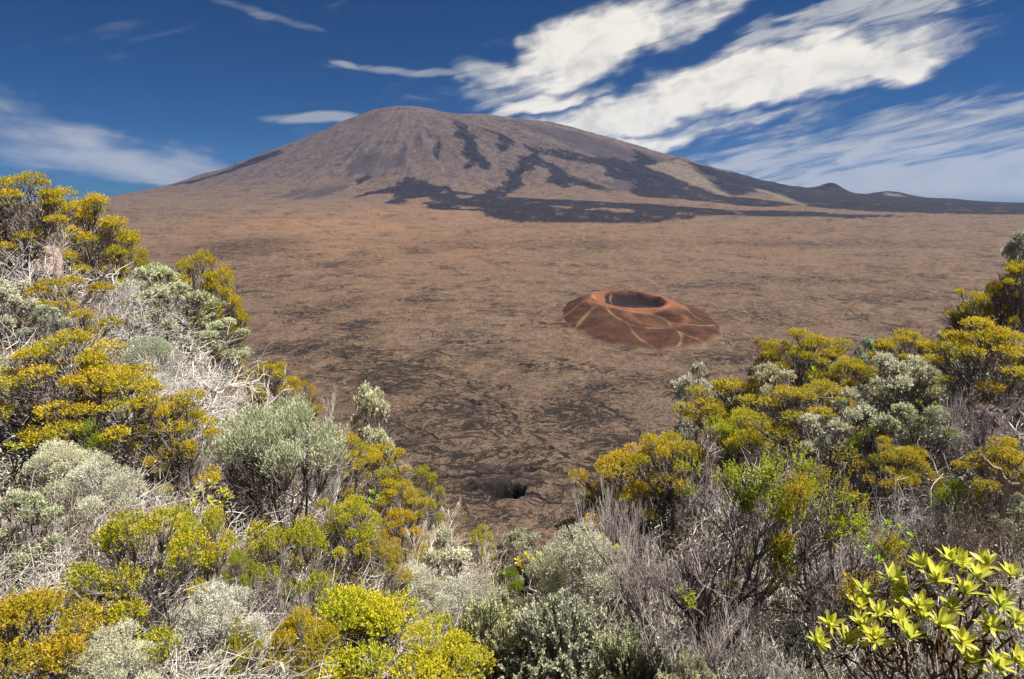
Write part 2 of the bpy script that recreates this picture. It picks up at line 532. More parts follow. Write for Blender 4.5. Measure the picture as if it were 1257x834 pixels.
fm = np.zeros(GX.shape); fm[far_] = (1 - 0.55 * isle) * sstep(flow[far_] + (70 * fbm(fx / 130, fy / 200, 7, 301, 0.70) + 85 * sstep(GD[far_], 0, 120) * fbm(np.arctan2((fy - YS) * 1.9, fx - XS) * 26, np.hypot(fx - XS, (fy - YS) * 1.9) / 900, 5, 311, 0.6)), -8, 14)
sm = np.zeros(GX.shape); sm[far_] = sstep(scree[far_] + 30 * fbm(fx / 60, fy / 60, 4, 302), -10, 25)
am = np.zeros(GX.shape); am[far_] = sstep(faint[far_] + (120 * fbm(fx / 90, fy / 140, 6, 303, 0.66) + 150 * fbm(np.arctan2((fy - YS) * 1.9, fx - XS) * 30, np.hypot(fx - XS, (fy - YS) * 1.9) / 800, 5, 312, 0.6)), -20, 70)
patch = 0.5 + 0.5 * fbm(GX / 90, GY / 75, 4, 304)
broad = 0.5 + 0.5 * fbm(GX / 320, GY / 260, 5, 305, 0.6)
# ropy and broken ground: dark broken belts, drawn out along the old flow fronts
qx, qy = GX + 40 * fbm(GX / 120, GY / 120, 3, 306), GY + 40 * fbm(GX / 120, GY / 120, 3, 307)
belt = fbm(qx / 95, qy / 48, 5, 308, 0.62, True)
AT = {'high': sstep(GD, 20, 260), 'flow': fm, 'scree': sm, 'faint': am, 'dark': dark, 'crack': crack, 'pit_shade': pit_shade, 'warm': warm, 'patch': patch, 'stria': 0.5 + 0.5 * fbm(np.arctan2((GY - YS) * 1.9, GX - XS) * 55, np.hypot(GX - XS, (GY - YS) * 1.9) / 620, 5, 320, 0.65), 'broad': broad, 'belt': belt}


def sub(name, fsel):
    q = quads[fsel]
    u, inv = np.unique(q, return_inverse=True)
    return mesh_np(name, GV[u], [inv.reshape(-1, 4)], {k: v[u] for k, v in AT.items()}, True)


lava, t = material('lava')
pos = t.n('ShaderNodeTexCoord').outputs['Object']
med = t.noise(pos, 1 / 21, 5, 0.68, 0.5)
sml = t.noise(pos, 1 / 3.4, 5, 0.74, 0.3)
mid = t.noise(t.v('MULTIPLY', pos, (0.8, 1.0, 1.0)), 1 / 12, 5, 0.66, 0.8)
lin = t.noise(t.v('MULTIPLY', pos, (0.75, 1.0, 1.0)), 1 / 34, 5, 0.60, 1.2)
broad, patchy, dark_ = t.attr('broad'), t.attr('patch'), t.attr('dark')
base = t.mix(t.step(med, 0.38, 0.64), (0.096, 0.065, 0.044), (0.184, 0.124, 0.082))
base = t.mix(t.step(broad, 0.42, 0.66, 0, 0.7), base, (0.148, 0.103, 0.074))
base = t.mix(t.m('MULTIPLY', t.attr('warm'), t.step(broad, 0.35, 0.6, 0.5, 1.0)), base, (0.235, 0.135, 0.074))
up_ = t.mix(t.step(med, 0.36, 0.66), (0.074, 0.056, 0.050), (0.142, 0.106, 0.088))
up_ = t.mix(t.step(t.attr('stria'), 0.46, 0.30, 0, 0.7), up_, (0.040, 0.031, 0.033))
up_ = t.mix(t.step(t.attr('stria'), 0.56, 0.74, 0, 0.5), up_, (0.20, 0.15, 0.118))
base = t.mix(t.attr('high'), base, up_)
base = t.mix(t.step(sml, 0.50, 0.36, 0, 0.8), base, (0.026, 0.020, 0.017))
base = t.mix(t.step(sml, 0.57, 0.72, 0, 0.5), base, (0.24, 0.165, 0.115))
grain = t.noise(pos, 1 / 0.9, 3, 0.7)
base = t.mix(t.step(grain, 0.47, 0.36, 0, 0.75), base, (0.022, 0.017, 0.014))
base = t.mix(t.step(grain, 0.58, 0.70, 0, 0.5), base, (0.27, 0.19, 0.135))
# crack lines: everywhere thin, wide and dense in the broken patches
wd1 = t.m('ADD', t.m('MULTIPLY', dark_, 0.034), t.step(patchy, 0.42, 0.62, 0.002, 0.020))
l1 = t.m('ABSOLUTE', t.m('SUBTRACT', lin, 0.5))
l2 = t.m('ABSOLUTE', t.m('SUBTRACT', mid, 0.5))
wob_ = t.step(sml, 0.3, 0.7, 0.4, 1.5)
cr1 = t.m('SUBTRACT', 1.0, t.m('DIVIDE', l1, t.m('MULTIPLY', wd1, wob_)), clamp=True)
cr2 = t.m('SUBTRACT', 1.0, t.m('DIVIDE', l2, t.m('MULTIPLY', t.m('ADD', t.m('MULTIPLY', dark_, 0.055), 0.004), wob_)), clamp=True)
crk = t.m('MAXIMUM', t.step(cr1, 0.0, 0.5), t.step(cr2, 0.0, 0.5))
base = t.mix(t.m('MULTIPLY', crk, 0.9), base, (0.016, 0.013, 0.012))
bl = t.m('ADD', t.attr('belt'), t.m('MULTIPLY', t.m('SUBTRACT', mid, 0.5), 2.4))
bl = t.m('ADD', bl, t.m('MULTIPLY', t.m('SUBTRACT', patchy, 0.5), 1.6))
base = t.mix(t.step(bl, 0.78, 1.10, 0, 0.7), base, (0.026, 0.021, 0.019))
base = t.mix(t.m('MULTIPLY', dark_, 0.28), base, (0.030, 0.024, 0.021))
ck = t.step(t.m('ADD', t.attr('crack'), t.m('MULTIPLY', t.m('SUBTRACT', mid, 0.5), 18.0)), 1.8, 0.2)
base = t.mix(t.m('MULTIPLY', ck, 0.9), base, (0.012, 0.010, 0.010))
base = t.mix(t.step(t.attr('pit_shade'), 0.35, 0.8), base, (0.008, 0.007, 0.007))  # shadow inside the pit painted into the lava colour
base = t.mix(t.m('MULTIPLY', t.attr('faint'), 0.72), base, (0.040, 0.034, 0.036))
base = t.mix(t.m('MULTIPLY', t.attr('flow'), 0.96), base, t.mix(t.step(med, 0.4, 0.65), (0.008, 0.008, 0.010), (0.024, 0.022, 0.023)))
base = t.mix(t.m('MULTIPLY', t.attr('scree'), 0.7), base, t.mix(t.step(med, 0.4, 0.62), (0.12, 0.092, 0.068), (0.21, 0.165, 0.115)))
hgt = t.m('ADD', t.m('ADD', t.m('MULTIPLY', grain, 0.35), t.m('MULTIPLY', sml, 1.1)), t.m('ADD', t.m('MULTIPLY', med, 1.8), t.m('MULTIPLY', crk, -0.5)))
t.out(t.bsdf(base, 0.95, hgt, 1.0, 1.8, 0.1))

floor = tag(link('caldera_floor', sub('caldera_floor', ~onv), lava), 'brown cracked lava plain at the foot of the volcano', kind='structure')
volcano = tag(link('volcano', sub('volcano', onv), lava), 'broad brown shield volcano streaked with black lava flows', kind='structure')

# the land beyond and beneath, out to the horizon
pv = np.array([(-12000, -3000, -330), (12000, -3000, -330), (12000, 12000, -330), (-12000, 12000, -330)], float)
tag(link('ground', mesh_np('ground', pv, [np.array([[0, 1, 2, 3]])], {k: np.full(4, 1000.0 if k == 'crack' else 0.0) for k in AT}), lava), kind='structure')

# ------------------------------------------------------------------ the cinder cone
CB = hit(782, 390)
CX, CY = CB[0], CB[1]
CA = abs(hit(687, 386)[0] - hit(880, 392)[0]) / 2 * 0.965
CBK = CY - hit(790, 431)[1]
print('cone', CX, CY, CA, CBK)


def cone_local(x, y):
    u, v = (x - CX) / CA, (y - CY) / CBK
    wob = 0.10 * fbm(x / 55, y / 55, 4, 61, 0.6)
    # main crater rim, set back and to the left of the middle
    ru, rv = (u + 0.06) / 0.52, (v - 0.20) / 0.28
    t_ = np.hypot(ru, rv) + wob
    ang = np.arctan2(rv, ru)
    rim = 18.0 + 3.6 * np.cos(ang - 2.6) - 2.5 * sstep(-np.sin(ang), 0.2, 1) + 1.2 * fbm(np.cos(ang) * 2 + 5, np.sin(ang) * 2, 3, 9)
    b_ = np.hypot(u, v) + wob * 0.6
    out = np.clip((b_ - t_ * 0 - 1) / (np.minimum(b_, 5) / np.maximum(t_, 1e-3) - 1 - 1e-3), 0, 1) if False else None
    s_ = np.clip((1 - b_) / np.maximum(1 - b_ / np.maximum(t_, 1e-3), 0.05), 0, 1)     # 1 at the rim, 0 at the foot, along a ray
    outer = rim * (1 - (1 - s_) ** 1.15)
    inner = rim - 24 * (1 - np.clip(t_, 0, 1) ** 2.2)
    h = np.where(t_ < 1, inner, outer)
    # second, smaller crater on the near right shoulder
    qu, qv = (u - 0.12 + 0.25 * (v + 0.3)) / 0.33, (v + 0.31) / 0.25
    q = np.hypot(qu, qv) + wob * 0.7
    rim2 = 13.0 - 2 * sstep(-qv, 0, 1) + 1.0 * sstep(qu, 0.2, 1)
    h2 = np.where(q < 1, rim2 - 9 * (1 - q ** 1.8), rim2 * np.clip(1 - (q - 1) / 1.9, 0, 1) ** 1.2)
    h = np.where(q < 1, np.minimum(np.maximum(h2, 0), np.maximum(h, h2)), np.maximum(h, h2 * (b_ < 1.15)))
    ga = np.arctan2(v, u)
    h = h + 1.1 * fbm(ga * 7, b_ * 2.0, 4, 66, 0.6) * sstep(h, 0, 8) + 0.7 * fbm(x / 12, y / 16, 4, 67, 0.6) * sstep(h, 0, 5)
    h = h * sstep(b_, 1.08, 0.92)
    return h, b_, t_, q


n1, n2 = 150, 200
ux, uy = np.meshgrid(np.linspace(-1.12, 1.12, n1) * CA + CX, np.linspace(-1.12, 1.12, n2) * CBK + CY)
ux, uy = ux.ravel(), uy.ravel()


def ground_at_cone(x, y):
    return floor_base(x, y) + 26 * np.logaddexp(0, (cone_z(x, y)[0] - floor_base(x, y)) / 26) + fbm(x / 420, y / 420, 3, 2) * 9


ch, cb, ct, cq = cone_local(ux, uy)
cz = ground_at_cone(ux, uy) + ch + 2.2 - 6.0 * sstep(cb, 0.97, 1.10) + 0.35 * fbm(ux / 7, uy / 7, 3, 3)
fcone = lambda x, y: ground_at_cone(x, y) + cone_local(x, y)[0] + 2.2
ZC = lambda *p: zoomed(p, 640, 330, 4.334)
trail = np.full(ux.shape, 1e3)
for pl, wd in ((ZC((370, 175), (430, 190), (500, 210), (600, 232), (665, 238), (730, 225), (790, 195)), 1.0), (ZC((450, 200), (480, 245), (570, 295), (640, 315), (720, 318), (790, 315)), 0.9), (ZC((665, 238), (730, 255), (780, 280), (798, 305), (790, 318)), 0.9),
               (ZC((570, 295), (600, 350), (660, 395), (730, 430)), 0.8), (ZC((798, 312), (850, 345), (855, 385), (830, 415)), 0.8), (ZC((800, 290), (870, 297), (980, 305), (1040, 300)), 0.8), (ZC((800, 315), (880, 355), (940, 375)), 0.7),
               (ZC((390, 205), (340, 250), (300, 300), (275, 340)), 1.3), (ZC((330, 175), (270, 220), (220, 260)), 1.0), (ZC((860, 195), (910, 245), (970, 280)), 0.8), (ZC((480, 140), (470, 170), (480, 185)), 0.8), (ZC((390, 150), (350, 165), (370, 178)), 1.2)):
    for _ in range(2):                                   # round the corners
        pl = [pl[0]] + [(u_[0] * k + v_[0] * (1 - k), u_[1] * k + v_[1] * (1 - k)) for u_, v_ in zip(pl[:-1], pl[1:]) for k in (0.75, 0.25)] + [pl[-1]]
    P = [hit(a, b, fcone) for a, b in pl]
    P2 = []
    for i in range(len(P) - 1):
        for s in np.linspace(0, 1, 3)[:-1]:
            P2.append(P[i] * (1 - s) + P[i + 1] * s)
    P2.append(P[-1])
    trail = np.minimum(trail, line_dist(ux, uy * 1.0, P2) / wd)
_u = (ux - CX) / CA
scoria_shade = (1.03 - ct) * 30 - 16 * sstep(-(_u + 0.10) / 0.47, 0.30, 0.85) - 5 * sstep(-((uy - CY) / CBK - 0.17) / 0.34, 0.2, 0.9)  # dark scoria plus painted far-wall shade, weaker on left and near walls
ci = np.arange(n1 * n2).reshape(n2, n1)
cq4 = np.stack([ci[:-1, :-1], ci[:-1, 1:], ci[1:, 1:], ci[1:, :-1]], -1).reshape(-1, 4)
cq4 = cq4[cb[cq4].mean(1) < 1.09]
cu, cinv = np.unique(cq4, return_inverse=True)
cm = mesh_np('cinder_cone', np.stack([ux, uy, cz], 1)[cu], [cinv.reshape(-1, 4)], {'trail': trail[cu], 'rim': (ct - 0.28 * sstep((ux - CX) / CA, 0.30, 0.55) * sstep(ct, 1.0, 1.1) * sstep((uy - CY) / CBK, -0.30, 0.0))[cu], 'foot': cb[cu], 'black': scoria_shade[cu], 'pan': cq[cu]}, True)
cinder, t = material('cinder')
pos = t.n('ShaderNodeTexCoord').outputs['Object']
nz = t.noise(pos, 1 / 22, 5, 0.6)
nf = t.noise(pos, 1 / 3.0, 5, 0.65)
sl = t.sep(pos)
base = t.mix(t.step(nz, 0.36, 0.66), (0.030, 0.014, 0.009), (0.062, 0.028, 0.015))
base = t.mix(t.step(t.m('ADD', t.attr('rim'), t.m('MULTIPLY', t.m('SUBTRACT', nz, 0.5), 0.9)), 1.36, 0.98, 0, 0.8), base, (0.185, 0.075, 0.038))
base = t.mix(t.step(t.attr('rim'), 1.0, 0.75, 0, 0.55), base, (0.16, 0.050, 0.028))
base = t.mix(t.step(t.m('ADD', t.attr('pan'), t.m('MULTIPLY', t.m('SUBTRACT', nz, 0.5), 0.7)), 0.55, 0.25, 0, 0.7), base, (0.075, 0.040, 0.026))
base = t.mix(t.step(t.m('ABSOLUTE', t.m('SUBTRACT', t.attr('pan'), 1.02)), 0.30, 0.03, 0, 0.34), base, (0.20, 0.085, 0.042))
base = t.mix(t.step(nf, 0.45, 0.62, 0, 0.2), base, (0.13, 0.070, 0.045))
base = t.mix(t.step(t.m('ADD', t.attr('black'), t.m('MULTIPLY', t.m('SUBTRACT', nz, 0.5), 14.0)), -2.0, 5.0, 0, 0.95), base, (0.014, 0.011, 0.011))  # crater's dark scoria and its shade, both put into the colour
base = t.mix(t.m('MULTIPLY', t.step(t.m('ADD', t.attr('trail'), t.m('MULTIPLY', t.m('SUBTRACT', nf, 0.5), 1.6)), 3.6, 0.2, 0, 1.0), t.step(nz, 0.38, 0.62, 0.15, 0.5)), base, (0.27, 0.165, 0.095))
base = t.mix(t.step(t.m('ADD', t.attr('foot'), t.m('MULTIPLY', t.m('SUBTRACT', nz, 0.5), 0.10)), 0.96, 1.04), base, (0.135, 0.088, 0.058))
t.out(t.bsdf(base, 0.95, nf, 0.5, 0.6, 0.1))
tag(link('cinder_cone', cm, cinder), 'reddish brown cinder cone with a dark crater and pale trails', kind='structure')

# ------------------------------------------------------------------ the shrub-covered rim the photograph is taken from
EYE = 1.75
EDGE = [(-300, 290, 13), (0, 318, 13), (80, 345, 13), (150, 378, 13.5), (220, 415, 14), (300, 480, 15), (360, 525, 16), (430, 580, 17.5), (500, 640, 19), (560, 690, 20), (620, 722, 20.5), (680, 715, 20),
        (740, 670, 18.5), (800, 612, 17.5), (860, 560, 16.5), (930, 520, 16), (1000, 488, 15.5), (1080, 470, 15), (1150, 452, 14.5), (1200, 430, 14), (1257, 405, 13.5), (1500, 380, 13)]
_ea, _et, _er = [], [], []
for a_, b_, r_ in EDGE:
    d_ = ray(a_, b_)
    _ea.append(math.atan2(d_[0], d_[1])); _et.append(d_[2] / math.hypot(d_[0], d_[1])); _er.append(r_)
_ea, _et, _er = np.array(_ea), np.array(_et), np.array(_er)


def rim_z(x, y):
    az_ = np.arctan2(x, y)
    r = np.hypot(x, y)
    te = np.interp(az_, _ea, _et)
    re = np.interp(az_, _ea, _er)
    back = sstep(np.abs(az_), 0.9, 1.6)
    te = te * (1 - back)
    ze = te * re
    re = re + back * 200
    inside = -EYE + (ze + EYE) * np.minimum(r, re) / re * (1 - back) + 0.04 * np.maximum(r - 6, 0) * back
    drop = np.maximum(0, r - re)
    z = inside - np.minimum(1.35 * drop, 175 + 0 * drop)
    return z + 0.16 * fbm(x / 1.7, y / 1.7, 4, 200) * np.clip(r / 3, 0, 1) + 1.5 * fbm(x / 14, y / 14, 3, 203) * sstep(drop, 3, 20)


def on_rim(px, py, rmin=2.0):
    """where the sight line meets the rim's ground; past the brink: the brink itself"""
    d = ray(px, py)
    az_ = math.atan2(d[0], d[1])
    re = float(np.interp(az_, _ea, _er)) + 0.5
    tt = np.linspace(rmin, re, 600)
    hx, hy = math.sin(az_), math.cos(az_)
    zz = rim_z(hx * tt, hy * tt)
    sl = d[2] / math.hypot(d[0], d[1])
    u = np.nonzero(sl * tt < zz)[0]
    r = tt[u[0]] if len(u) else re
    return hx * r, hy * r, float(rim_z(np.array([hx * r]), np.array([hy * r]))[0])


az_g = np.concatenate([np.radians(np.linspace(-180, -62, 40, endpoint=False)), np.radians(np.linspace(-62, 62, 220)), np.radians(np.linspace(62, 180, 41)[1:])])
r_g = np.concatenate([[0.0], np.geomspace(0.6, 30, 120), np.geomspace(32, 190, 30)])
ra, rr = np.meshgrid(az_g, r_g)
hx_, hy_ = (np.sin(ra) * rr).ravel(), (np.cos(ra) * rr).ravel()
hzz = rim_z(hx_, hy_)
hi = np.arange(len(hx_)).reshape(len(r_g), len(az_g))
hq = np.stack([hi[:-1, :-1], hi[:-1, 1:], hi[1:, 1:], hi[1:, :-1]], -1).reshape(-1, 4)
soil, t = material('soil')
pos = t.n('ShaderNodeTexCoord').outputs['Object']
n_a = t.noise(pos, 1.3, 6, 0.65)
n_b = t.noise(pos, 22, 5, 0.7)
c_ = t.mix(t.step(n_a, 0.35, 0.65), (0.050, 0.036, 0.024), (0.115, 0.085, 0.055))
c_ = t.mix(t.step(n_b, 0.52, 0.66, 0, 0.8), c_, (0.24, 0.19, 0.13))
c_ = t.mix(t.step(n_b, 0.45, 0.33, 0, 0.8), c_, (0.022, 0.017, 0.012))
t.out(t.bsdf(c_, 0.95, n_b, 0.8, 0.04, 0.1))
tag(link('hillside', mesh_np('hillside', np.stack([hx_, hy_, hzz], 1), [hq], None, True), soil), 'scrub-covered hillside dropping to the lava plain', kind='structure')

# ------------------------------------------------------------------ plant materials
def leaf_mat(name, stops, tip, trans=0.3, rough=0.6, shade_var=0.35):
    """stops: two base colours mixed by the sprig's own tone; the object's colour tints them; tip: colour of young sprig ends"""
    mt, t = material(name)
    oi = t.n('ShaderNodeObjectInfo')
    tone, tp = t.attr('tone'), t.attr('tip')
    c = t.mix(tone, stops[0], stops[1])
    c = t.mix(t.m('MULTIPLY', tp, t.step(t.m('ADD', tone, t.attr('lump')), 0.55, 1.35, 0.05, 0.95)), c, tip)
    c = t.mix(1.0, c, oi.outputs['Color'], 'MULTIPLY')
    p = t.n('ShaderNodeBsdfPrincipled')
    t.put(p.inputs['Base Color'], c)
    p.inputs['Roughness'].default_value = rough
    p.inputs['Specular IOR Level'].default_value = 0.25
    tr = t.n('ShaderNodeBsdfTranslucent')
    t.put(tr.inputs['Color'], c)
    mx = t.n('ShaderNodeMixShader')
    mx.inputs[0].default_value = trans
    t.t.links.new(p.outputs[0], mx.inputs[1]); t.t.links.new(tr.outputs[0], mx.inputs[2])
    t.out(mx.outputs[0])
    return mt


def wood_mat(name, ca_, cb_):
    mt, t = material(name)
    oi = t.n('ShaderNodeObjectInfo')
    pos = t.n('ShaderNodeTexCoord').outputs['Object']
    nn = t.noise(t.v('MULTIPLY', pos, (1, 1, 0.3)), 30, 4, 0.6)
    c = t.mix(t.step(t.m('ADD', t.attr('tone'), t.m('SUBTRACT', nn, 0.5)), 0.2, 0.8), ca_, cb_)
    c = t.mix(1.0, c, oi.outputs['Color'], 'MULTIPLY')
    t.out(t.bsdf(c, 0.85, nn, 0.4, 0.01, 0.15))
    return mt


M_HEATH = leaf_mat('heather_leaf', ((0.235, 0.245, 0.022), (0.52, 0.47, 0.038)), (0.64, 0.46, 0.034), 0.40)
M_SILVER = leaf_mat('silver_leaf', ((0.30, 0.31, 0.22), (0.53, 0.53, 0.41)), (0.67, 0.66, 0.54), 0.25, 0.8)
M_SHOOT = leaf_mat('grey_shoot_leaf', ((0.36, 0.39, 0.27), (0.55, 0.57, 0.42)), (0.66, 0.65, 0.36), 0.28, 0.7)
M_WOOD = wood_mat('heather_wood', (0.105, 0.087, 0.080), (0.35, 0.305, 0.285))
M_DEAD = wood_mat('dead_wood', (0.26, 0.235, 0.22), (0.60, 0.56, 0.52))

# ------------------------------------------------------------------ plant builders (numpy)
def unit(v):
    return v / (np.linalg.norm(v, axis=-1, keepdims=True) + 1e-9)


def frames(d):
    ref = np.where(np.abs(d[:, 2:3]) > 0.9, np.array([[1.0, 0, 0]]), np.array([[0, 0, 1.0]]))
    a = unit(np.cross(d, ref))
    return a, np.cross(d, a)


class Wood:
    def __init__(self):
        self.p0, self.p1, self.r0, self.r1, self.tn = [], [], [], [], []

    def seg(self, a, b, ra, rb, tone):
        self.p0.append(a); self.p1.append(b); self.r0.append(ra); self.r1.append(rb); self.tn.append(tone)

    def path(self, pts, ra, rb, tone):
        n = len(pts) - 1
        for i in range(n):
            self.seg(pts[i], pts[i + 1], ra + (rb - ra) * i / n, ra + (rb - ra) * (i + 1) / n, tone)

    def arrays(self):
        p0, p1 = np.array(self.p0), np.array(self.p1)
        r0, r1, tn = np.array(self.r0), np.array(self.r1), np.array(self.tn)
        d = unit(p1 - p0)
        p1 = p1 + d * (r1[:, None] * 0.5)
        a, b = frames(d)
        V, Fs, T = [], [], []
        off = 0
        for sel_, k in ((r0 > 0.008, 6), (r0 <= 0.008, 3)):
            m = int(sel_.sum())
            if not m:
                continue
            an = np.arange(k) * 2 * math.pi / k
            ring = a[sel_][:, None] * np.cos(an)[None, :, None] + b[sel_][:, None] * np.sin(an)[None, :, None]
            v = np.concatenate([p0[sel_][:, None] + ring * r0[sel_][:, None, None], p1[sel_][:, None] + ring * r1[sel_][:, None, None]], 1)
            V.append(v.reshape(-1, 3))
            base_ = (np.arange(m) * 2 * k)[:, None, None] + off
            j = np.arange(k)
            q = np.stack([j, (j + 1) % k, (j + 1) % k + k, j + k], -1)[None]
            Fs.append((base_ + q).reshape(-1, 4))
            T.append(np.repeat(tn[sel_], 2 * k))
            off += m * 2 * k
        return np.concatenate(V), Fs, np.concatenate(T)


def sprigs(rng, P, D, L, n, ll, lw, lump, splay=0.9, jit=0.2):
    """leafy sprigs: at each point P along D, n small diamond leaves; returns verts, quads, tone, tip, lump"""
    S = len(P)
    tt = (np.arange(n)[None, :] + rng.random((S, n))) / n
    a, b = frames(D)
    phi = rng.random((S, n)) * 2 * math.pi
    rad = a[:, None] * np.cos(phi)[..., None] + b[:, None] * np.sin(phi)[..., None]
    base_ = P[:, None] + D[:, None] * (tt * L[:, None])[..., None]
    sp = splay * (0.6 + 0.6 * rng.random((S, n)))
    ld = unit(D[:, None] * np.cos(sp)[..., None] + rad * np.sin(sp)[..., None] + rng.normal(0, jit, (S, n, 3)))
    side = unit(np.cross(ld, rad + rng.normal(0, 0.5, (S, n, 3))))
    l_ = (ll * (0.7 + 0.6 * rng.random((S, n))))[..., None]
    w_ = (lw * (0.7 + 0.6 * rng.random((S, n))))[..., None]
    v = np.stack([base_, base_ + ld * l_ * 0.5 + side * w_, base_ + ld * l_, base_ + ld * l_ * 0.5 - side * w_], 2)
    N = S * n
    q = (np.arange(N) * 4)[:, None] + np.arange(4)[None]
    tone = np.clip(rng.random(S)[:, None] * 0.6 + rng.random((S, n)) * 0.4, 0, 1)
    rep = lambda z: np.repeat(np.broadcast_to(z, (S, n)).reshape(-1), 4)
    return v.reshape(-1, 3), q, rep(tone), rep(tt), rep(lump[:, None])


def curve(rng, a, b, bend, n=5, wob=0.02):
    c1 = a + (b - a) * 0.4 + bend
    s = np.linspace(0, 1, n + 1)[:, None]
    p = (1 - s) ** 2 * a + 2 * s * (1 - s) * c1 + s * s * b
    p[1:-1] += rng.normal(0, wob, (n - 1, 3))
    return p


def crown_shrub(seed, lumps=24, rl=(0.09, 0.15), per=200, n=5, sl=0.035, ll=0.018, lw=0.0045, dome=0.30, low=0.25, stems=5, twigs=22, bare=0, leafy=1.0, up=0.5, splay=0.9, spread=0.40, wood_r=0.016, twig_r=0.0022, flat=0.75):
    """a many-stemmed shrub about 1 wide and 1 high: foliage in rounded heads at the ends of the limbs"""
    rng = np.random.default_rng(seed)
    W = Wood()
    zero = np.zeros(3)
    heads = []
    for i in range(lumps):
        f = math.sqrt((i + 0.5) / lumps)
        an = i * 2.39996 + rng.normal(0, 0.35)
        r = f * spread * (0.85 + 0.3 * rng.random())
        z = 0.88 - dome * f ** 2.2 * (0.6 + 0.8 * rng.random()) + rng.normal(0, 0.05)
        if rng.random() < low:
            z -= 0.18 + 0.2 * rng.random()
        heads.append((np.array([r * math.cos(an), r * math.sin(an), max(0.25, z)]), rng.uniform(*rl)))
    mains = []
    for s in range(stems):
        an = s * 2 * math.pi / stems + rng.normal(0, 0.4)
        e = np.array([math.cos(an) * 0.24 * rng.uniform(0.5, 1.2), math.sin(an) * 0.24 * rng.uniform(0.5, 1.2), rng.uniform(0.42, 0.6)])
        p = curve(rng, zero + rng.normal(0, 0.03, 3) * np.array([1, 1, 0]), e, np.array([math.cos(an), math.sin(an), -0.2]) * 0.10, 6, 0.014)
        W.path(p, wood_r * rng.uniform(0.8, 1.25), wood_r * 0.55, rng.uniform(0.0, 0.5))
        mains.append(p)
    allp = np.concatenate([p[2:] for p in mains])
    SP, SD, SL_ = [], [], []
    for c, r in heads:
        root = c - np.array([c[0] * 0.25, c[1] * 0.25, r * 1.5])
        k = np.argmin(np.linalg.norm(allp - root, axis=1) + 0.5 * np.maximum(0, allp[:, 2] - root[2]) + rng.random(len(allp)) * 0.12)
        p = curve(rng, allp[k], root, np.array([0, 0, -0.05]) + rng.normal(0, 0.03, 3), 4, 0.012)
        W.path(p, wood_r * 0.5, wood_r * 0.26, rng.uniform(0.1, 0.7))
        dirs = rng.normal(0, 1, (twigs, 3)); dirs[:, 2] = np.abs(dirs[:, 2]) * 0.9 + 0.25
        dirs = unit(dirs)
        for d in dirs:
            e = c + d * r * np.array([1, 1, flat]) * rng.uniform(0.65, 0.95)
            m = root + (e - root) * 0.5 + rng.normal(0, 0.012, 3)
            tn = rng.uniform(0.15, 0.9)
            W.seg(root, m, twig_r * 1.8, twig_r * 1.2, tn); W.seg(m, e, twig_r * 1.2, twig_r * 0.5, tn)
        if rng.random() < leafy:
            dirs = rng.normal(0, 1, (per, 3)); dirs[:, 2] = np.where(rng.random(per) < 0.85, np.abs(dirs[:, 2]), dirs[:, 2])
            dirs = unit(dirs)
            bumpy = 1 + 0.22 * np.sin(dirs[:, 0] * 7 + c[0] * 40) * np.sin(dirs[:, 1] * 7 + c[1] * 40)
            q = c + dirs * (r * bumpy * rng.uniform(0.55, 1.0, per) ** 0.6)[:, None] * np.array([1, 1, flat])
            SP.append(q); SD.append(unit(dirs * (1 - up) + np.array([0, 0, up]) + rng.normal(0, 0.22, (per, 3))))
            SL_.append(np.full(per, rng.random()))
    for i in range(bare):
        p = mains[rng.integers(len(mains))]
        a = p[rng.integers(2, len(p))]
        if rng.random() < 0.6:
            c, r = heads[rng.integers(len(heads))]
            a = a + (c - a) * rng.uniform(0.2, 0.8)
        d = unit(np.array([a[0] * 1.6, a[1] * 1.6, 0.35]) + rng.normal(0, 0.22, 3))
        ln = rng.uniform(0.12, 0.30)
        m = a + d * ln * 0.5 + rng.normal(0, 0.01, 3)
        e = m + unit(d + np.array([0, 0, 0.35]) + rng.normal(0, 0.15, 3)) * ln * 0.5
        tn = rng.uniform(0.2, 1.0)
        W.seg(a, m, twig_r * 1.6, twig_r * 1.1, tn); W.seg(m, e, twig_r * 1.1, twig_r * 0.4, tn)
        for _ in range(2):
            e2 = m + unit(d + np.array([0, 0, 0.3]) + rng.normal(0, 0.4, 3)) * ln * 0.45
            W.seg(m, e2, twig_r, twig_r * 0.4, tn)
    SP, SD, LU = np.concatenate(SP), np.concatenate(SD), np.concatenate(SL_)
    L = sl * rng.uniform(0.6, 1.3, len(SP))
    return W, sprigs(rng, SP, SD, L, n, ll, lw, LU, splay)


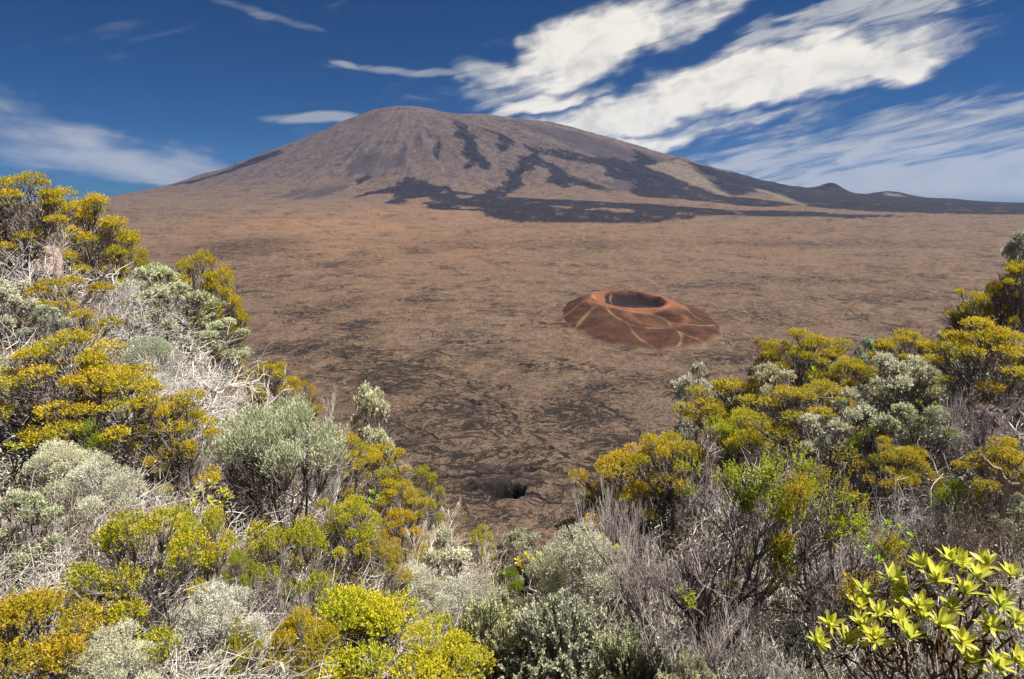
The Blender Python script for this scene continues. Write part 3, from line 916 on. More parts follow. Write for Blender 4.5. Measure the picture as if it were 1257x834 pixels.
def branch_shrub(seed, stems=6, levels=5, kids=3, spread=0.5, ln=0.30, shrink=0.72, r=0.014, lift=0.15, wob=0.18, leaf=None, tilt=0.7, droop=0.0):
    """a bare twiggy shrub grown branch by branch; leaf = (share of tips, sprigs per tip, n, sl, ll, lw) puts foliage on patches of it"""
    rng = np.random.default_rng(seed)
    W = Wood(); tips = []
    todo = []
    for s in range(stems):
        an = s * 2 * math.pi / stems + rng.normal(0, 0.3)
        d = unit(np.array([math.cos(an) * tilt, math.sin(an) * tilt, 1.0 - 0.3 * rng.random()]))
        todo.append((rng.normal(0, 0.03, 3) * np.array([1, 1, 0]), d, ln * rng.uniform(0.7, 1.2), r * rng.uniform(0.7, 1.2), 0))
    while todo:
        p, d, l, rad, lev = todo.pop()
        tn = rng.uniform(0.0, 0.55) + 0.09 * lev
        ns = 3 if lev < 2 else 2
        pts = [p]
        for i in range(ns):
            d = unit(d + rng.normal(0, wob, 3) * 0.7 + np.array([0, 0, lift - droop]))
            pts.append(pts[-1] + d * l / ns)
        W.path(pts, rad, rad * 0.66, tn)
        if lev >= levels - 1:
            tips.append((pts[-1], d))
            continue
        for k in range(kids + (rng.random() < 0.35) - (rng.random() < 0.25)):
            at = pts[-1] if k == 0 else pts[rng.integers(1, len(pts))]
            nd = unit(d + rng.normal(0, spread, 3))
            todo.append((at, nd, l * shrink * rng.uniform(0.75, 1.2), max(rad * 0.58, 0.0011), lev + 1))
    T, TD = np.array([q[0] for q in tips]), np.array([q[1] for q in tips])
    fol = None
    if leaf:
        share, per, n, sl, ll, lw = leaf
        cz = np.quantile(T[:, 2], 0.45)
        field = fbm(T[:, 0] * 4.5 + seed, T[:, 1] * 4.5, 2, seed) + 0.9 * (T[:, 2] - cz)
        keep = field > np.quantile(field, 1 - share)
        P = np.repeat(T[keep], per, 0) + rng.normal(0, 0.022, (keep.sum() * per, 3))
        D = unit(np.repeat(TD[keep], per, 0) + np.array([0, 0, 0.5]) + rng.normal(0, 0.35, (len(P), 3)))
        lump = np.repeat(rng.random(keep.sum()), per)
        fol = sprigs(rng, P, D, sl * rng.uniform(0.6, 1.3, len(P)), n, ll, lw, lump)
    return W, fol


def shoot_shrub(seed, shoots=520, n=36, sl=0.12, ll=0.023, lw=0.0052):
    """a cushion of upright grey shoots, their leaves pressed close to the stalk"""
    rng = np.random.default_rng(seed)
    W = Wood()
    P, D, LU = [], [], []
    for i in range(shoots):
        f = math.sqrt((i + 0.5) / shoots)
        an = i * 2.39996 + rng.normal(0, 0.3)
        rr_ = f * 0.46
        top = np.array([rr_ * math.cos(an), rr_ * math.sin(an), 0.86 - 0.42 * f ** 2 + 0.10 * math.sin(an * 3 + f * 9) + rng.normal(0, 0.04)])
        d = unit(np.array([top[0] * 0.8, top[1] * 0.8, 0.75]) + rng.normal(0, 0.16, 3))
        b = top - d * sl
        root = np.array([top[0] * 0.25, top[1] * 0.25, 0.03]) + rng.normal(0, 0.03, 3)
        m = root + (b - root) * 0.6 + np.array([top[0] * 0.15, top[1] * 0.15, -0.03])
        tn = rng.random()
        W.path([root, m, b, top], 0.006, 0.0025, tn)
        P.append(b); D.append(d); LU.append(rng.random())
    P, D, LU = np.array(P), np.array(D), np.array(LU)
    return W, sprigs(rng, P, D, sl * rng.uniform(0.7, 1.25, len(P)), n, ll, lw, LU, 0.75, 0.12)


def proto(name, made, wood, leaf):
    """normalise to 1 wide and 1 high and turn into two meshes: stems and foliage"""
    W, fol = made
    v, f, tn = W.arrays()
    ref = v if fol is None else np.concatenate([v, fol[0]])
    lo, hi_ = np.quantile(ref, 0.004, 0), np.quantile(ref, 0.996, 0)
    wid = max(hi_[0] - lo[0], hi_[1] - lo[1])
    k = np.array([1 / wid, 1 / wid, 1 / hi_[2]])
    c = np.array([(lo[0] + hi_[0]) / 2, (lo[1] + hi_[1]) / 2, 0])
    ms = mesh_np(name + '_stems', (v - c) * k, f, {'tone': tn})
    ms.materials.append(wood)
    mf = None
    if fol is not None:
        mf = mesh_np(name + '_foliage', (fol[0] - c) * k, [fol[1]], {'tone': fol[2], 'tip': fol[3], 'lump': fol[4]})
        mf.materials.append(leaf)
    return ms, mf


PROTO = {
    # heath: far heads of fine ochre-green sprigs; near: the same with leaves one can see; half: mostly bare twigs with leafy patches
    'far': [proto('heather', crown_shrub(s, lumps=32 + 3 * s, rl=(0.055, 0.10), per=150, ll=0.0145, lw=0.0036, sl=0.032, bare=650, twigs=14, flat=0.6, spread=0.43, dome=0.34 + 0.04 * s), M_WOOD, M_HEATH) for s in range(4)],
    'near': [proto('heather', crown_shrub(20 + s, lumps=22, rl=(0.09, 0.15), per=105, n=15, sl=0.068, ll=0.017, lw=0.0043, twigs=18, bare=160, dome=0.3, spread=0.42), M_WOOD, M_HEATH) for s in range(2)],
    'loose': [proto('heather', crown_shrub(30 + s, lumps=15, rl=(0.08, 0.13), per=120, n=13, sl=0.055, ll=0.015, lw=0.0040, twigs=22, bare=420, dome=0.42, low=0.35, leafy=0.85, spread=0.46, wood_r=0.012), M_WOOD, M_HEATH) for s in range(2)],
    'half': [proto('heather', branch_shrub(40 + s, 7, 6, 3, 0.42, 0.30, 0.70, 0.020, 0.16, 0.16, leaf=(0.06, 12, 9, 0.040, 0.011, 0.0030), tilt=0.75), M_WOOD, M_HEATH) for s in range(2)],
    'silver': [proto('silver_bush', crown_shrub(50 + s, lumps=22 + 2 * s, rl=(0.10, 0.15), per=210, n=5, sl=0.055, ll=0.022, lw=0.0032, twigs=14, bare=60, dome=0.42, up=0.35, splay=0.55, low=0.35), M_DEAD, M_SILVER) for s in range(3)],
    'pale': [proto('silver_bush', crown_shrub(60 + s, lumps=26, rl=(0.05, 0.085), per=90, n=9, sl=0.05, ll=0.026, lw=0.0058, twigs=10, bare=260, dome=0.40, up=0.4, splay=0.7, low=0.4, spread=0.45), M_WOOD, M_SILVER) for s in range(3)],
    'plume': [proto('silver_bush', crown_shrub(70, lumps=18, rl=(0.10, 0.15), per=260, n=5, sl=0.075, ll=0.024, lw=0.0030, twigs=24, bare=420, dome=0.2, up=0.7, splay=0.4, low=0.1, spread=0.42, stems=8), M_WOOD, M_SILVER)],
    'shoot': [proto('grey_shoot_bush', shoot_shrub(80 + s), M_WOOD, M_SHOOT) for s in range(2)],
    'dead': [proto('dead_shrub', branch_shrub(90 + s, 7, 6, 3, 0.55, 0.27, 0.74, 0.012, 0.06, 0.24, tilt=1.1), M_DEAD, None) for s in range(3)],
    'sprawl': [proto('dead_shrub', branch_shrub(95 + s, 9, 5, 3, 0.6, 0.34, 0.72, 0.013, -0.02, 0.28, tilt=2.0), M_DEAD, None) for s in range(2)],
    'broom': [proto('dead_shrub', branch_shrub(98 + s, 8, 6, 3, 0.30, 0.30, 0.74, 0.013, 0.16, 0.12, tilt=0.7), M_DEAD, None) for s in range(2)],
}
NAMES = {'far': 'heather_bush', 'near': 'heather_bush', 'loose': 'heather_bush', 'half': 'twiggy_shrub', 'silver': 'silver_bush', 'pale': 'silver_bush', 'plume': 'silver_bush', 'shoot': 'grey_shoot_bush', 'dead': 'dead_shrub', 'sprawl': 'dead_shrub', 'broom': 'dead_shrub'}
CATS = {'heather_bush': 'heather bush', 'twiggy_shrub': 'shrub', 'silver_bush': 'silver bush', 'grey_shoot_bush': 'bush', 'dead_shrub': 'dead shrub'}
GROUPS = {'heather_bush': 'ochre and green heather bushes on the hillside', 'twiggy_shrub': 'half-bare twiggy shrubs on the hillside', 'silver_bush': 'silver-leaved bushes on the hillside',
          'grey_shoot_bush': 'bushes of upright grey shoots', 'dead_shrub': 'dead leafless shrubs on the hillside'}
OCHRE, GREEN, LIME, RUST, DULL = (1.08, 1.03, 0.9), (0.72, 0.95, 0.9), (1.0, 1.12, 1.0), (1.15, 0.98, 0.9), (0.85, 0.85, 1.0)
WHITE, SAGE, GREY, MAUVE, BROWN, STRAW = (1.22, 1.2, 1.15), (0.92, 0.97, 0.80), (1, 1, 1), (0.90, 0.86, 0.88), (0.6, 0.5, 0.44), (1.12, 1.05, 0.92)
rs = np.random.default_rng(4)
used = {}


def shrub(kind, cx, top, bottom, width, tint, label, wood=None, depth=1.0):
    """cx: middle, top, bottom: crown top and foot, width: all as they show in the photograph; becomes a plant of real size on the ground there"""
    x, y, z = on_rim(cx, bottom)
    fwd = y * math.cos(PITCH) - z * math.sin(PITCH)
    wm = width / F * fwd
    d = ray(cx, top)
    hm = max(0.25, y * d[2] / d[1] - z)
    i = used.get(kind, 0); used[kind] = i + 1
    ms, mf = PROTO[kind][i % len(PROTO[kind])]
    e = bpy.data.objects.new(NAMES[kind], None)
    COL.objects.link(e)
    e.empty_display_size = 0.1
    e.location = (x, y, z - 0.04)
    e.rotation_euler = (0, 0, rs.uniform(0, 6.28))
    k_ = 1.16 if kind == 'far' else 1.06
    e.scale = (wm * k_, wm * k_ * depth, hm + 0.04)
    tag(e, label, CATS[NAMES[kind]], GROUPS[NAMES[kind]])
    s = link('stems', ms, None, e)
    wc = wood or (tint if mf is None else (1, 1, 1))
    s.color = (*wc, 1)
    if mf is not None:
        f_ = link('foliage', mf, None, e)
        j = 1 + rs.normal(0, 0.05)
        f_.color = (tint[0] * j, tint[1] * j, tint[2], 1)
    return e


SHRUBS = [
    # the left-hand slope, from the skyline down
    ('far', 22, 212, 345, 120, OCHRE, 'tallest ochre heather bush, highest on the skyline at the left picture edge'),
    ('far', 106, 240, 345, 105, OCHRE, 'rounded ochre heather bush against the sky, second from the left picture edge'),
    ('far', 143, 282, 350, 52, OCHRE, 'small ochre heather tuft just below the second skyline bush'),
    ('far', 182, 306, 372, 40, OCHRE, 'narrow ochre heather on the brink, between the skyline bushes and the grey-green bush'),
    ('far', 238, 310, 415, 80, OCHRE, 'upright ochre heather rising behind the leafy grey-green bush on the brink'),
    ('far', 277, 336, 420, 48, OCHRE, 'slim golden heather outermost on the left brink, seen against the lava plain'),
    ('far', 286, 372, 425, 36, OCHRE, 'little golden heather ball at the outer tip of the left brink'),
    ('pale', 212, 326, 425, 112, SAGE, 'leafy grey-green bush in front of the upright golden heathers on the left brink'),
    ('pale', 262, 385, 455, 84, SAGE, 'lower grey-green bush at the left brink, just above the white tangled branches'),
    ('far', 283, 428, 470, 34, RUST, 'tiny rusty heather at the outer end of the white tangled branches'),
    ('dead', 60, 285, 385, 130, GREY, 'grey leafless tangle between the two skyline heathers and the pinkish boulder'),
    ('dead', 165, 325, 425, 130, GREY, 'tall grey dead shrub behind the pale forked branch on the left slope'),
    ('pale', 20, 345, 420, 60, WHITE, 'whitish leafy bush at the left picture edge, below the tallest heather'),
    ('loose', 85, 342, 430, 112, OCHRE, 'flat ochre heather just below the pinkish boulder'),
    ('pale', 62, 376, 445, 62, SAGE, 'pale green bush below the flat ochre heather at the left'),
    ('sprawl', 235, 405, 500, 190, WHITE, 'widest white tangle of dead branches below the left brink'),
    ('sprawl', 130, 395, 480, 200, GREY, 'grey sprawling dead branches above the big ochre heather bank'),
    ('dead', 215, 440, 540, 150, GREY, 'grey dead shrub between the big ochre heather bank and the white tangle'),
    ('silver', 190, 415, 490, 70, SAGE, 'dull silver bush half buried in grey dead branches on the left slope'),
    ('pale', 15, 440, 530, 60, WHITE, 'whitish bush at the left picture edge, beside the big ochre heather bank'),
    ('far', 62, 412, 560, 150, OCHRE, 'topmost third of the big ochre heather bank on the left slope'),
    ('far', 150, 450, 600, 160, OCHRE, 'middle and broadest part of the big ochre heather bank on the left slope'),
    ('far', 225, 490, 625, 95, OCHRE, 'lowest end of the big ochre heather bank, above the silver plumes'),
    ('near', 110, 520, 610, 66, GREEN, 'small green heather tucked under the big ochre heather bank'),
    ('dead', 300, 445, 540, 110, WHITE, 'white leafless bush on the left brink, beside the small golden heathers'),
    ('far', 340, 447, 540, 66, OCHRE, 'golden heather on the left brink, straight below the open lava'),
    ('far', 372, 466, 545, 44, RUST, 'rusty little heather on the left brink, in front of a pale twiggy bush'),
    ('broom', 405, 496, 550, 62, STRAW, 'pale straw-coloured twig bush on the left brink, beside the pointed silver bush'),
    ('pale', 455, 476, 590, 58, WHITE, 'pointed silver bush standing alone on the left brink against dark lava'),
    ('dead', 290, 500, 620, 110, GREY, 'grey leafless shrub beside the big plumed grey-green bush'),
    ('plume', 345, 497, 680, 165, SAGE, 'big plumed grey-green bush on long bare stems, middle of the left slope'),
    ('far', 424, 532, 620, 66, OCHRE, 'ochre heather directly below the pointed silver bush'),
    ('far', 468, 548, 640, 84, OCHRE, 'wide ochre heather on the left brink, second below the pointed silver bush'),
    ('broom', 400, 550, 650, 90, GREY, 'grey broom-like twigs between the big plumed bush and the brink heathers'),
    ('far', 520, 575, 640, 46, LIME, 'lime-green heather on the lower left brink, level with the black pit'),
    ('far', 505, 590, 680, 66, OCHRE, 'small rusty-tipped heather on the lower left brink, left of the black pit'),
    ('broom', 540, 640, 690, 80, STRAW, 'straw-coloured twig bush lowest on the left brink, next to the black pit'),
    ('far', 590, 650, 700, 40, LIME, 'tiny lime heather at the bottom of the gap, below the black pit'),
    ('far', 430, 618, 720, 92, LIME, 'lime-green heather in the middle of the left slope, above the bright yellow bush'),
    ('far', 490, 628, 715, 56, RUST, 'rusty heather right of the lime-green one, middle of the left slope'),
    ('loose', 470, 662, 750, 70, OCHRE, 'loose ochre heather above the right end of the bright yellow bush'),
    ('silver', 128, 562, 660, 92, WHITE, 'silver-white plumed dome on the left slope, under the big ochre heather bank'),
    ('silver', 80, 545, 630, 84, WHITE, 'smaller silver-white dome left of the plumed dome under the ochre bank'),
    ('pale', 38, 606, 700, 84, SAGE, 'low sage-green bush at the left picture edge, above the orange-tipped heather'),
    ('sprawl', 70, 560, 690, 190, BROWN, 'brown dead branches under the silver-white domes at the left'),
    ('dead', 200, 590, 700, 150, MAUVE, 'mauve-grey leafless shrub right of the silver-white domes'),
    ('dead', 75, 660, 780, 180, GREY, 'grey dead tangle above the orange-tipped heather in the lower left corner'),
    ('sprawl', 150, 700, 790, 150, STRAW, 'pale fallen dead twigs around the small yellow flowers'),
    ('loose', 185, 636, 812, 165, LIME, 'open lime heather on long dark stems, beside the small yellow flowers'),
    ('loose', 255, 625, 770, 80, LIME, 'lime heather behind the open long-stemmed one, under the pale yellow rosettes'),
    ('loose', 296, 676, 772, 56, GREEN, 'small green heather between the two open long-stemmed heathers'),
    ('loose', 365, 640, 785, 115, LIME, 'open heather with orange tips, left of and above the bright yellow bush'),
    ('silver', 270, 728, 825, 110, WHITE, 'silver-white fluffy bush low down, between long dark heather stems'),
    ('broom', 340, 700, 800, 110, MAUVE, 'mauve-grey fine twigs left of the bright yellow bush'),
    ('near', 300, 760, 850, 50, LIME, 'small lime tuft at the bottom, left of the bright yellow bush'),
    ('silver', 150, 775, 880, 90, WHITE, 'silver-white bush at the bottom edge, right of the orange-tipped heather'),
    ('near', 45, 735, 900, 150, (1.12, 1.0, 0.9), 'orange-tipped heather filling the lower left corner'),
    ('near', 375, 750, 860, 80, OCHRE, 'dark-stemmed ochre heather hugging the left end of the bright yellow bush'),
    ('near', 440, 728, 880, 155, (1.18, 1.32, 1.0), 'bright yellow dense heather at the bottom, its higher left half'),
    ('near', 530, 772, 900, 140, (1.18, 1.30, 1.0), 'bright yellow dense heather at the bottom, its lower right half'),
    # the hollow in the middle
    ('pale', 540, 655, 760, 90, WHITE, 'pale mixed bush in the middle hollow, above the bright yellow bush'),
    ('dead', 590, 665, 765, 120, STRAW, 'straw-grey leafless shrub in the hollow right below the open lava'),
    ('silver', 520, 700, 790, 90, WHITE, 'fluffy whitish bush between the bright yellow bush and the hollow'),
    ('silver', 575, 715, 810, 90, WHITE, 'fluffy whitish bush left of the dark green tuft'),
    ('broom', 500, 670, 770, 90, STRAW, 'straw-coloured fine twigs behind the bright yellow bush'),
    ('near', 622, 698, 765, 38, (0.55, 0.78, 0.8), 'compact dark green heather tuft in the middle hollow'),
    ('silver', 712, 648, 770, 105, WHITE, 'brightest silver-white dome, standing up in the middle hollow'),
    ('silver', 672, 680, 790, 80, SAGE, 'greyer silver bush leaning on the brightest silver-white dome'),
    ('pale', 640, 655, 730, 60, SAGE, 'sage bush at the bottom of the gap, below the lava plain'),
    ('shoot', 690, 742, 880, 150, GREY, 'grey-green bush of upright shoots at the bottom, below the brightest silver dome'),
    ('shoot', 608, 738, 880, 120, (1.1, 1.1, 0.9), 'yellower bush of upright shoots at the bottom, right of the bright yellow heather'),
    ('shoot', 770, 778, 890, 100, GREY, 'low bush of upright shoots at the bottom, right of the two larger ones'),
    ('shoot', 842, 808, 900, 76, WHITE, 'whitish small bush of upright shoots at the bottom edge'),
    # the right-hand slope, from the brink down
    ('far', 735, 590, 680, 70, DULL, 'dull green heather lowest on the right brink'),
    ('pale', 712, 610, 700, 60, SAGE, 'sage bush lowest on the right brink, beside the dull green heather'),
    ('broom', 755, 600, 720, 90, MAUVE, 'mauve-grey fine twigs below the big rusty-green heather on the right brink'),
    ('far', 768, 556, 665, 112, RUST, 'rusty lower half of the big heather on the right brink'),
    ('far', 818, 538, 650, 104, OCHRE, 'golden upper half of the big heather on the right brink'),
    ('pale', 856, 447, 560, 82, WHITE, 'silver-white bush alone on the right brink, seen against the lava below the cone'),
    ('far', 900, 470, 560, 116, OCHRE, 'golden heather right of the silver-white brink bush'),
    ('far', 968, 468, 565, 122, OCHRE, 'long flat golden heather in the middle of the right slope'),
    ('near', 908, 502, 580, 84, LIME, 'lime heather in front of the golden ones, middle of the right slope'),
    ('pale', 940, 450, 540, 70, STRAW, 'pale yellowish bush between golden heathers on the right brink'),
    ('far', 992, 406, 510, 96, OCHRE, 'umbrella-shaped golden heather highest on the right brink below the cone'),
    ('far', 935, 418, 500, 40, OCHRE, 'small golden heather left of the umbrella-shaped one'),
    ('pale', 1060, 415, 500, 46, LIME, 'thin yellow-green bush right of the umbrella-shaped golden heather'),
    ('far', 1030, 440, 520, 70, OCHRE, 'low golden heather just right of the umbrella-shaped one'),
    ('far', 1120, 406, 500, 90, OCHRE, 'broad golden heather on the right brink, below the upper right group'),
    ('pale', 1028, 482, 590, 92, WHITE, 'silver bush in the middle of the right slope, next to the lime heather'),
    ('pale', 1098, 438, 560, 96, WHITE, 'silver bush on bare stems below the broad golden heather'),
    ('pale', 1150, 425, 540, 90, WHITE, 'silver bush between the broad golden heather and the dark spreading one'),
    ('far', 1215, 396, 530, 140, OCHRE, 'dark-stemmed spreading golden heather near the right picture edge'),
    ('far', 1193, 358, 440, 72, OCHRE, 'rounded golden heather on the brink, beneath the topmost right bush'),
    ('pale', 1172, 382, 440, 44, WHITE, 'small whitish bush at the outer end of the upper right group'),
    ('far', 1240, 322, 430, 66, OCHRE, 'tall golden heather at the right picture edge, under the topmost pale bush'),
    ('pale', 1246, 280, 420, 56, WHITE, 'topmost pale silver bush at the right picture edge'),
    ('far', 1070, 508, 590, 50, GREEN, 'green heather between silver bushes, middle of the right slope'),
    ('pale', 1110, 500, 620, 110, SAGE, 'wide sage-silver bush on bare stems in the middle of the right slope'),
    ('dead', 1185, 480, 590, 120, MAUVE, 'mauve-grey dead shrub around the grey boulder'),
    ('dead', 860, 520, 640, 90, MAUVE, 'mauve-grey leafless shrub behind the largest twiggy shrub'),
    ('far', 1232, 548, 660, 110, OCHRE, 'ochre heather at the right picture edge, behind the dark crooked branch'),
    ('near', 1165, 590, 670, 50, GREEN, 'small green heather left of the dark crooked branch'),
    ('half', 905, 562, 795, 245, GREEN, 'largest twiggy shrub, dark-limbed with green crowns, on the right slope', MAUVE),
    ('half', 1000, 562, 780, 170, OCHRE, 'second twiggy shrub, right of the largest, with an ochre crown', MAUVE),
    ('broom', 790, 620, 770, 130, MAUVE, 'dark grey fan of fine twigs left of the largest twiggy shrub', (0.80, 0.76, 0.78)),
    ('dead', 1090, 590, 720, 170, GREY, 'grey dead shrub above the bright rosette plant'),
    ('dead', 1200, 600, 720, 140, BROWN, 'brown dead shrub at the right edge, above the bright rosette plant'),
    ('sprawl', 1010, 690, 790, 150, WHITE, 'white fallen branches left of the bright rosette plant'),
    ('broom', 870, 740, 860, 150, MAUVE, 'mauve-grey low twigs at the bottom, left of the bright rosette plant'),
    ('dead', 960, 770, 880, 120, GREY, 'grey dead twigs at the bottom edge, beside the bright rosette plant'),
    ('pale', 1240, 610, 690, 50, SAGE, 'sage bush at the right picture edge, below the dark crooked branch'),
    ('far', 1090, 548, 640, 90, OCHRE, 'ochre heather between the second twiggy shrub and the crooked branch'),
]
for a_ in SHRUBS:
    shrub(*a_)

# ------------------------------------------------------------------ rosette plants
M_ROS, t = material('rosette_leaf')
oi = t.n('ShaderNodeObjectInfo')
c_ = t.mix(oi.outputs['Random'], (0.46, 0.54, 0.035), (0.74, 0.72, 0.06))
c_ = t.mix(t.m('MULTIPLY', t.attr('rib'), 0.6), c_, (0.72, 0.70, 0.22))
c_ = t.mix(t.step(t.attr('along'), 0.55, 1.0, 0, 0.35), c_, (0.66, 0.50, 0.05))
c_ = t.mix(1.0, c_, oi.outputs['Color'], 'MULTIPLY')
p_ = t.n('ShaderNodeBsdfPrincipled')
t.put(p_.inputs['Base Color'], c_)
p_.inputs['Roughness'].default_value = 0.42
p_.inputs['Specular IOR Level'].default_value = 0.4
tr_ = t.n('ShaderNodeBsdfTranslucent'); t.put(tr_.inputs['Color'], c_)
mx_ = t.n('ShaderNodeMixShader'); mx_.inputs[0].default_value = 0.5
t.t.links.new(p_.outputs[0], mx_.inputs[1]); t.t.links.new(tr_.outputs[0], mx_.inputs[2])
t.out(mx_.outputs[0])
M_BROWN = wood_mat('withered_leaf', (0.055, 0.025, 0.015), (0.15, 0.075, 0.04))
M_STALK = wood_mat('rosette_stalk', (0.05, 0.032, 0.024), (0.16, 0.11, 0.08))


def leaf_geo(curl, width=0.125, fold=0.35, ns=6):
    """a lance-shaped leaf of length 1 along +x, folded along its rib, its end curling down"""
    v, rib, al = [], [], []
    for i in range(ns + 1):
        s = i / ns
        w_ = width * (math.sin(math.pi * (0.05 + 0.95 * s) ** 1.35) ** 0.75 if i < ns else 0.0) + 0.01
        x, z = s * (1 - 0.10 * curl * s), 0.10 * s - curl * 0.42 * s * s
        for k, y in ((0, -w_), (1, 0.0), (2, w_)):
            v.append((x, y, z + (abs(y) * fold)))
            rib.append(1.0 if k == 1 else 0.0); al.append(s)
    f = []
    for i in range(ns):
        for k in range(2):
            a = i * 3 + k
            f.append((a, a + 1, a + 4, a + 3))
    return np.array(v), np.array(f), np.array(rib), np.array(al)


LEAVES = []
for cu_, wd_ in ((-0.15, 0.105), (0.35, 0.125), (0.9, 0.12), (0.1, 0.125)):
    v, f, rb, al = leaf_geo(cu_, wd_)
    me = mesh_np('leaf', v, [f], {'rib': rb, 'along': al}, True)
    me.materials.append(M_ROS)
    LEAVES.append(me)


def rot_zyx(yaw, pitch):
    cy, sy, cp, sp = math.cos(yaw), math.sin(yaw), math.cos(pitch), math.sin(pitch)
    return np.array([[cy * cp, -sy, -cy * sp], [sy * cp, cy, -sy * sp], [sp, 0, cp]])


def rosette_leaves(rng, n):
    out = []
    for i in range(n):
        f = i / (n - 1)
        out.append((i * 2.39996 + rng.normal(0, 0.2), math.radians(80 - 66 * f ** 0.9) + rng.normal(0, 0.12), (0.55 + 0.5 * math.sin(math.pi * min(1, 0.15 + 0.8 * f))) * rng.uniform(0.85, 1.12), 0 if f < 0.35 else (3 if f < 0.6 else rng.integers(1, 3))))
    return out


def whole_rosette(seed, n=20):
    rng = np.random.default_rng(seed)
    V, Fq, Rb, Al = [], [], [], []
    off = 0
    for yaw, pit_, ln, k in rosette_leaves(rng, n):
        v, f, rb, al = leaf_geo((-0.15, 0.35, 0.9, 0.1)[k], 0.13)
        V.append((v * ln) @ rot_zyx(yaw, pit_).T); Fq.append(f + off); Rb.append(rb); Al.append(al); off += len(v)
    me = mesh_np('rosette', np.concatenate(V), [np.concatenate(Fq)], {'rib': np.concatenate(Rb), 'along': np.concatenate(Al)}, True)
    me.materials.append(M_ROS)
    return me


WHOLE = [whole_rosette(s) for s in range(3)]
core_v, core_f, core_t = (lambda W: W.arrays())((lambda W: (W.path([np.array([0, 0, -0.45]), np.array([0.01, 0, -0.2]), np.array([0, 0, 0.06])], 0.05, 0.022, 0.4), W)[1])(Wood()))
CORE = mesh_np('rosette_core', core_v, core_f, {'tone': core_t}); CORE.materials.append(M_STALK)


def rosette_plant(label, base_px, spots, size_px, near=0.8, detailed=False, tint=(1, 1, 1), dead=True, seed=1, leaves=18):
    rng = np.random.default_rng(seed)
    bx, by, bz = on_rim(*base_px)
    e = bpy.data.objects.new('rosette_plant', None); COL.objects.link(e)
    e.location = (bx, by, bz)
    tag(e, label, 'rosette plant', 'yellow-green rosette plants')
    W = Wood(); B = np.array([bx, by, bz])
    D_ = Wood()
    mids = []
    tops = []
    for (px, py) in spots:
        gx, gy, gz = on_rim(px, min(py + 40, 833))
        d = ray(px, py)
        r_ = math.hypot(gx, gy) * near / math.hypot(d[0], d[1]) * rng.uniform(0.96, 1.03)
        tops.append(d * r_)
    tops = np.array(tops)
    cen = tops.mean(0)
    nst = max(2, len(tops) // 5)
    order = np.argsort(np.arctan2(tops[:, 1] - cen[1], tops[:, 0] - cen[0]))
    for g in range(nst):
        idx = order[g::1][: 0] if False else order[int(g * len(order) / nst): int((g + 1) * len(order) / nst)]
        if not len(idx):
            continue
        fork = B * 0.5 + tops[idx].mean(0) * 0.5 - np.array([0, 0, 0.06])
        W.path(curve(rng, B - np.array([0, 0, 0.05]) - B * 0, fork, rng.normal(0, 0.05, 3), 6, 0.012) - B, 0.013, 0.008, 0.3)
        for i in idx:
            tgt = tops[i] - np.array([0, 0, 0.05])
            W.path(curve(rng, fork, tgt, np.array([0, 0, -0.10]) + rng.normal(0, 0.05, 3), 6, 0.008) - B, 0.0058, 0.0042, 0.6)
    sv, sf, st_ = W.arrays()
    s = link('stems', mesh_np('rosette_stems', sv, sf, {'tone': st_}), M_STALK, e)
    for i, p in enumerate(tops):
        sc_ = size_px / F * (p[1] * math.cos(PITCH) - p[2] * math.sin(PITCH)) * 0.52 * rng.uniform(0.85, 1.15)
        fine_ = detailed and i < 16
        if fine_:
            ro = link('rosette', CORE, None, e)
        else:
            ro = link('rosette', WHOLE[i % 3], None, e)
            ro.color = (*tint, 1)
        ro.location = p - B
        ro.rotation_euler = (rng.normal(0, 0.22), rng.normal(0, 0.22), rng.uniform(0, 6.28))
        ro.scale = (sc_,) * 3
        if fine_:
            for yaw, pit_, ln, k in rosette_leaves(rng, leaves):
                lf = link('leaf', LEAVES[k], None, ro)
                lf.rotation_euler = (rng.normal(0, 0.15), -pit_, yaw)
                lf.scale = (ln,) * 3
                j = rng.uniform(0.85, 1.1)
                lf.color = (tint[0] * j, tint[1] * j, tint[2], 1)
        if dead:
            for _ in range(6):
                an = rng.uniform(0, 6.28)
                a = p - B + np.array([0, 0, -0.04 - 0.05 * rng.random()])
                m_ = a + np.array([math.cos(an), math.sin(an), -0.6 + rng.normal(0, 0.4)]) * rng.uniform(0.012, 0.04)
                b = m_ + np.array([math.cos(an) * 0.2, math.sin(an) * 0.2, -1]) * rng.uniform(0.012, 0.05) + rng.normal(0, 0.012, 3)
                D_.seg(a, m_, 0.0015, 0.0045, rng.random()); D_.seg(m_, b, 0.0045, 0.001, rng.random())
    if dead and D_.p0:
        dv, df, dt = D_.arrays()
        link('withered_leaves', mesh_np('withered_leaves', dv, df, {'tone': dt}), M_BROWN, e)['kind'] = 'stuff'
    return e


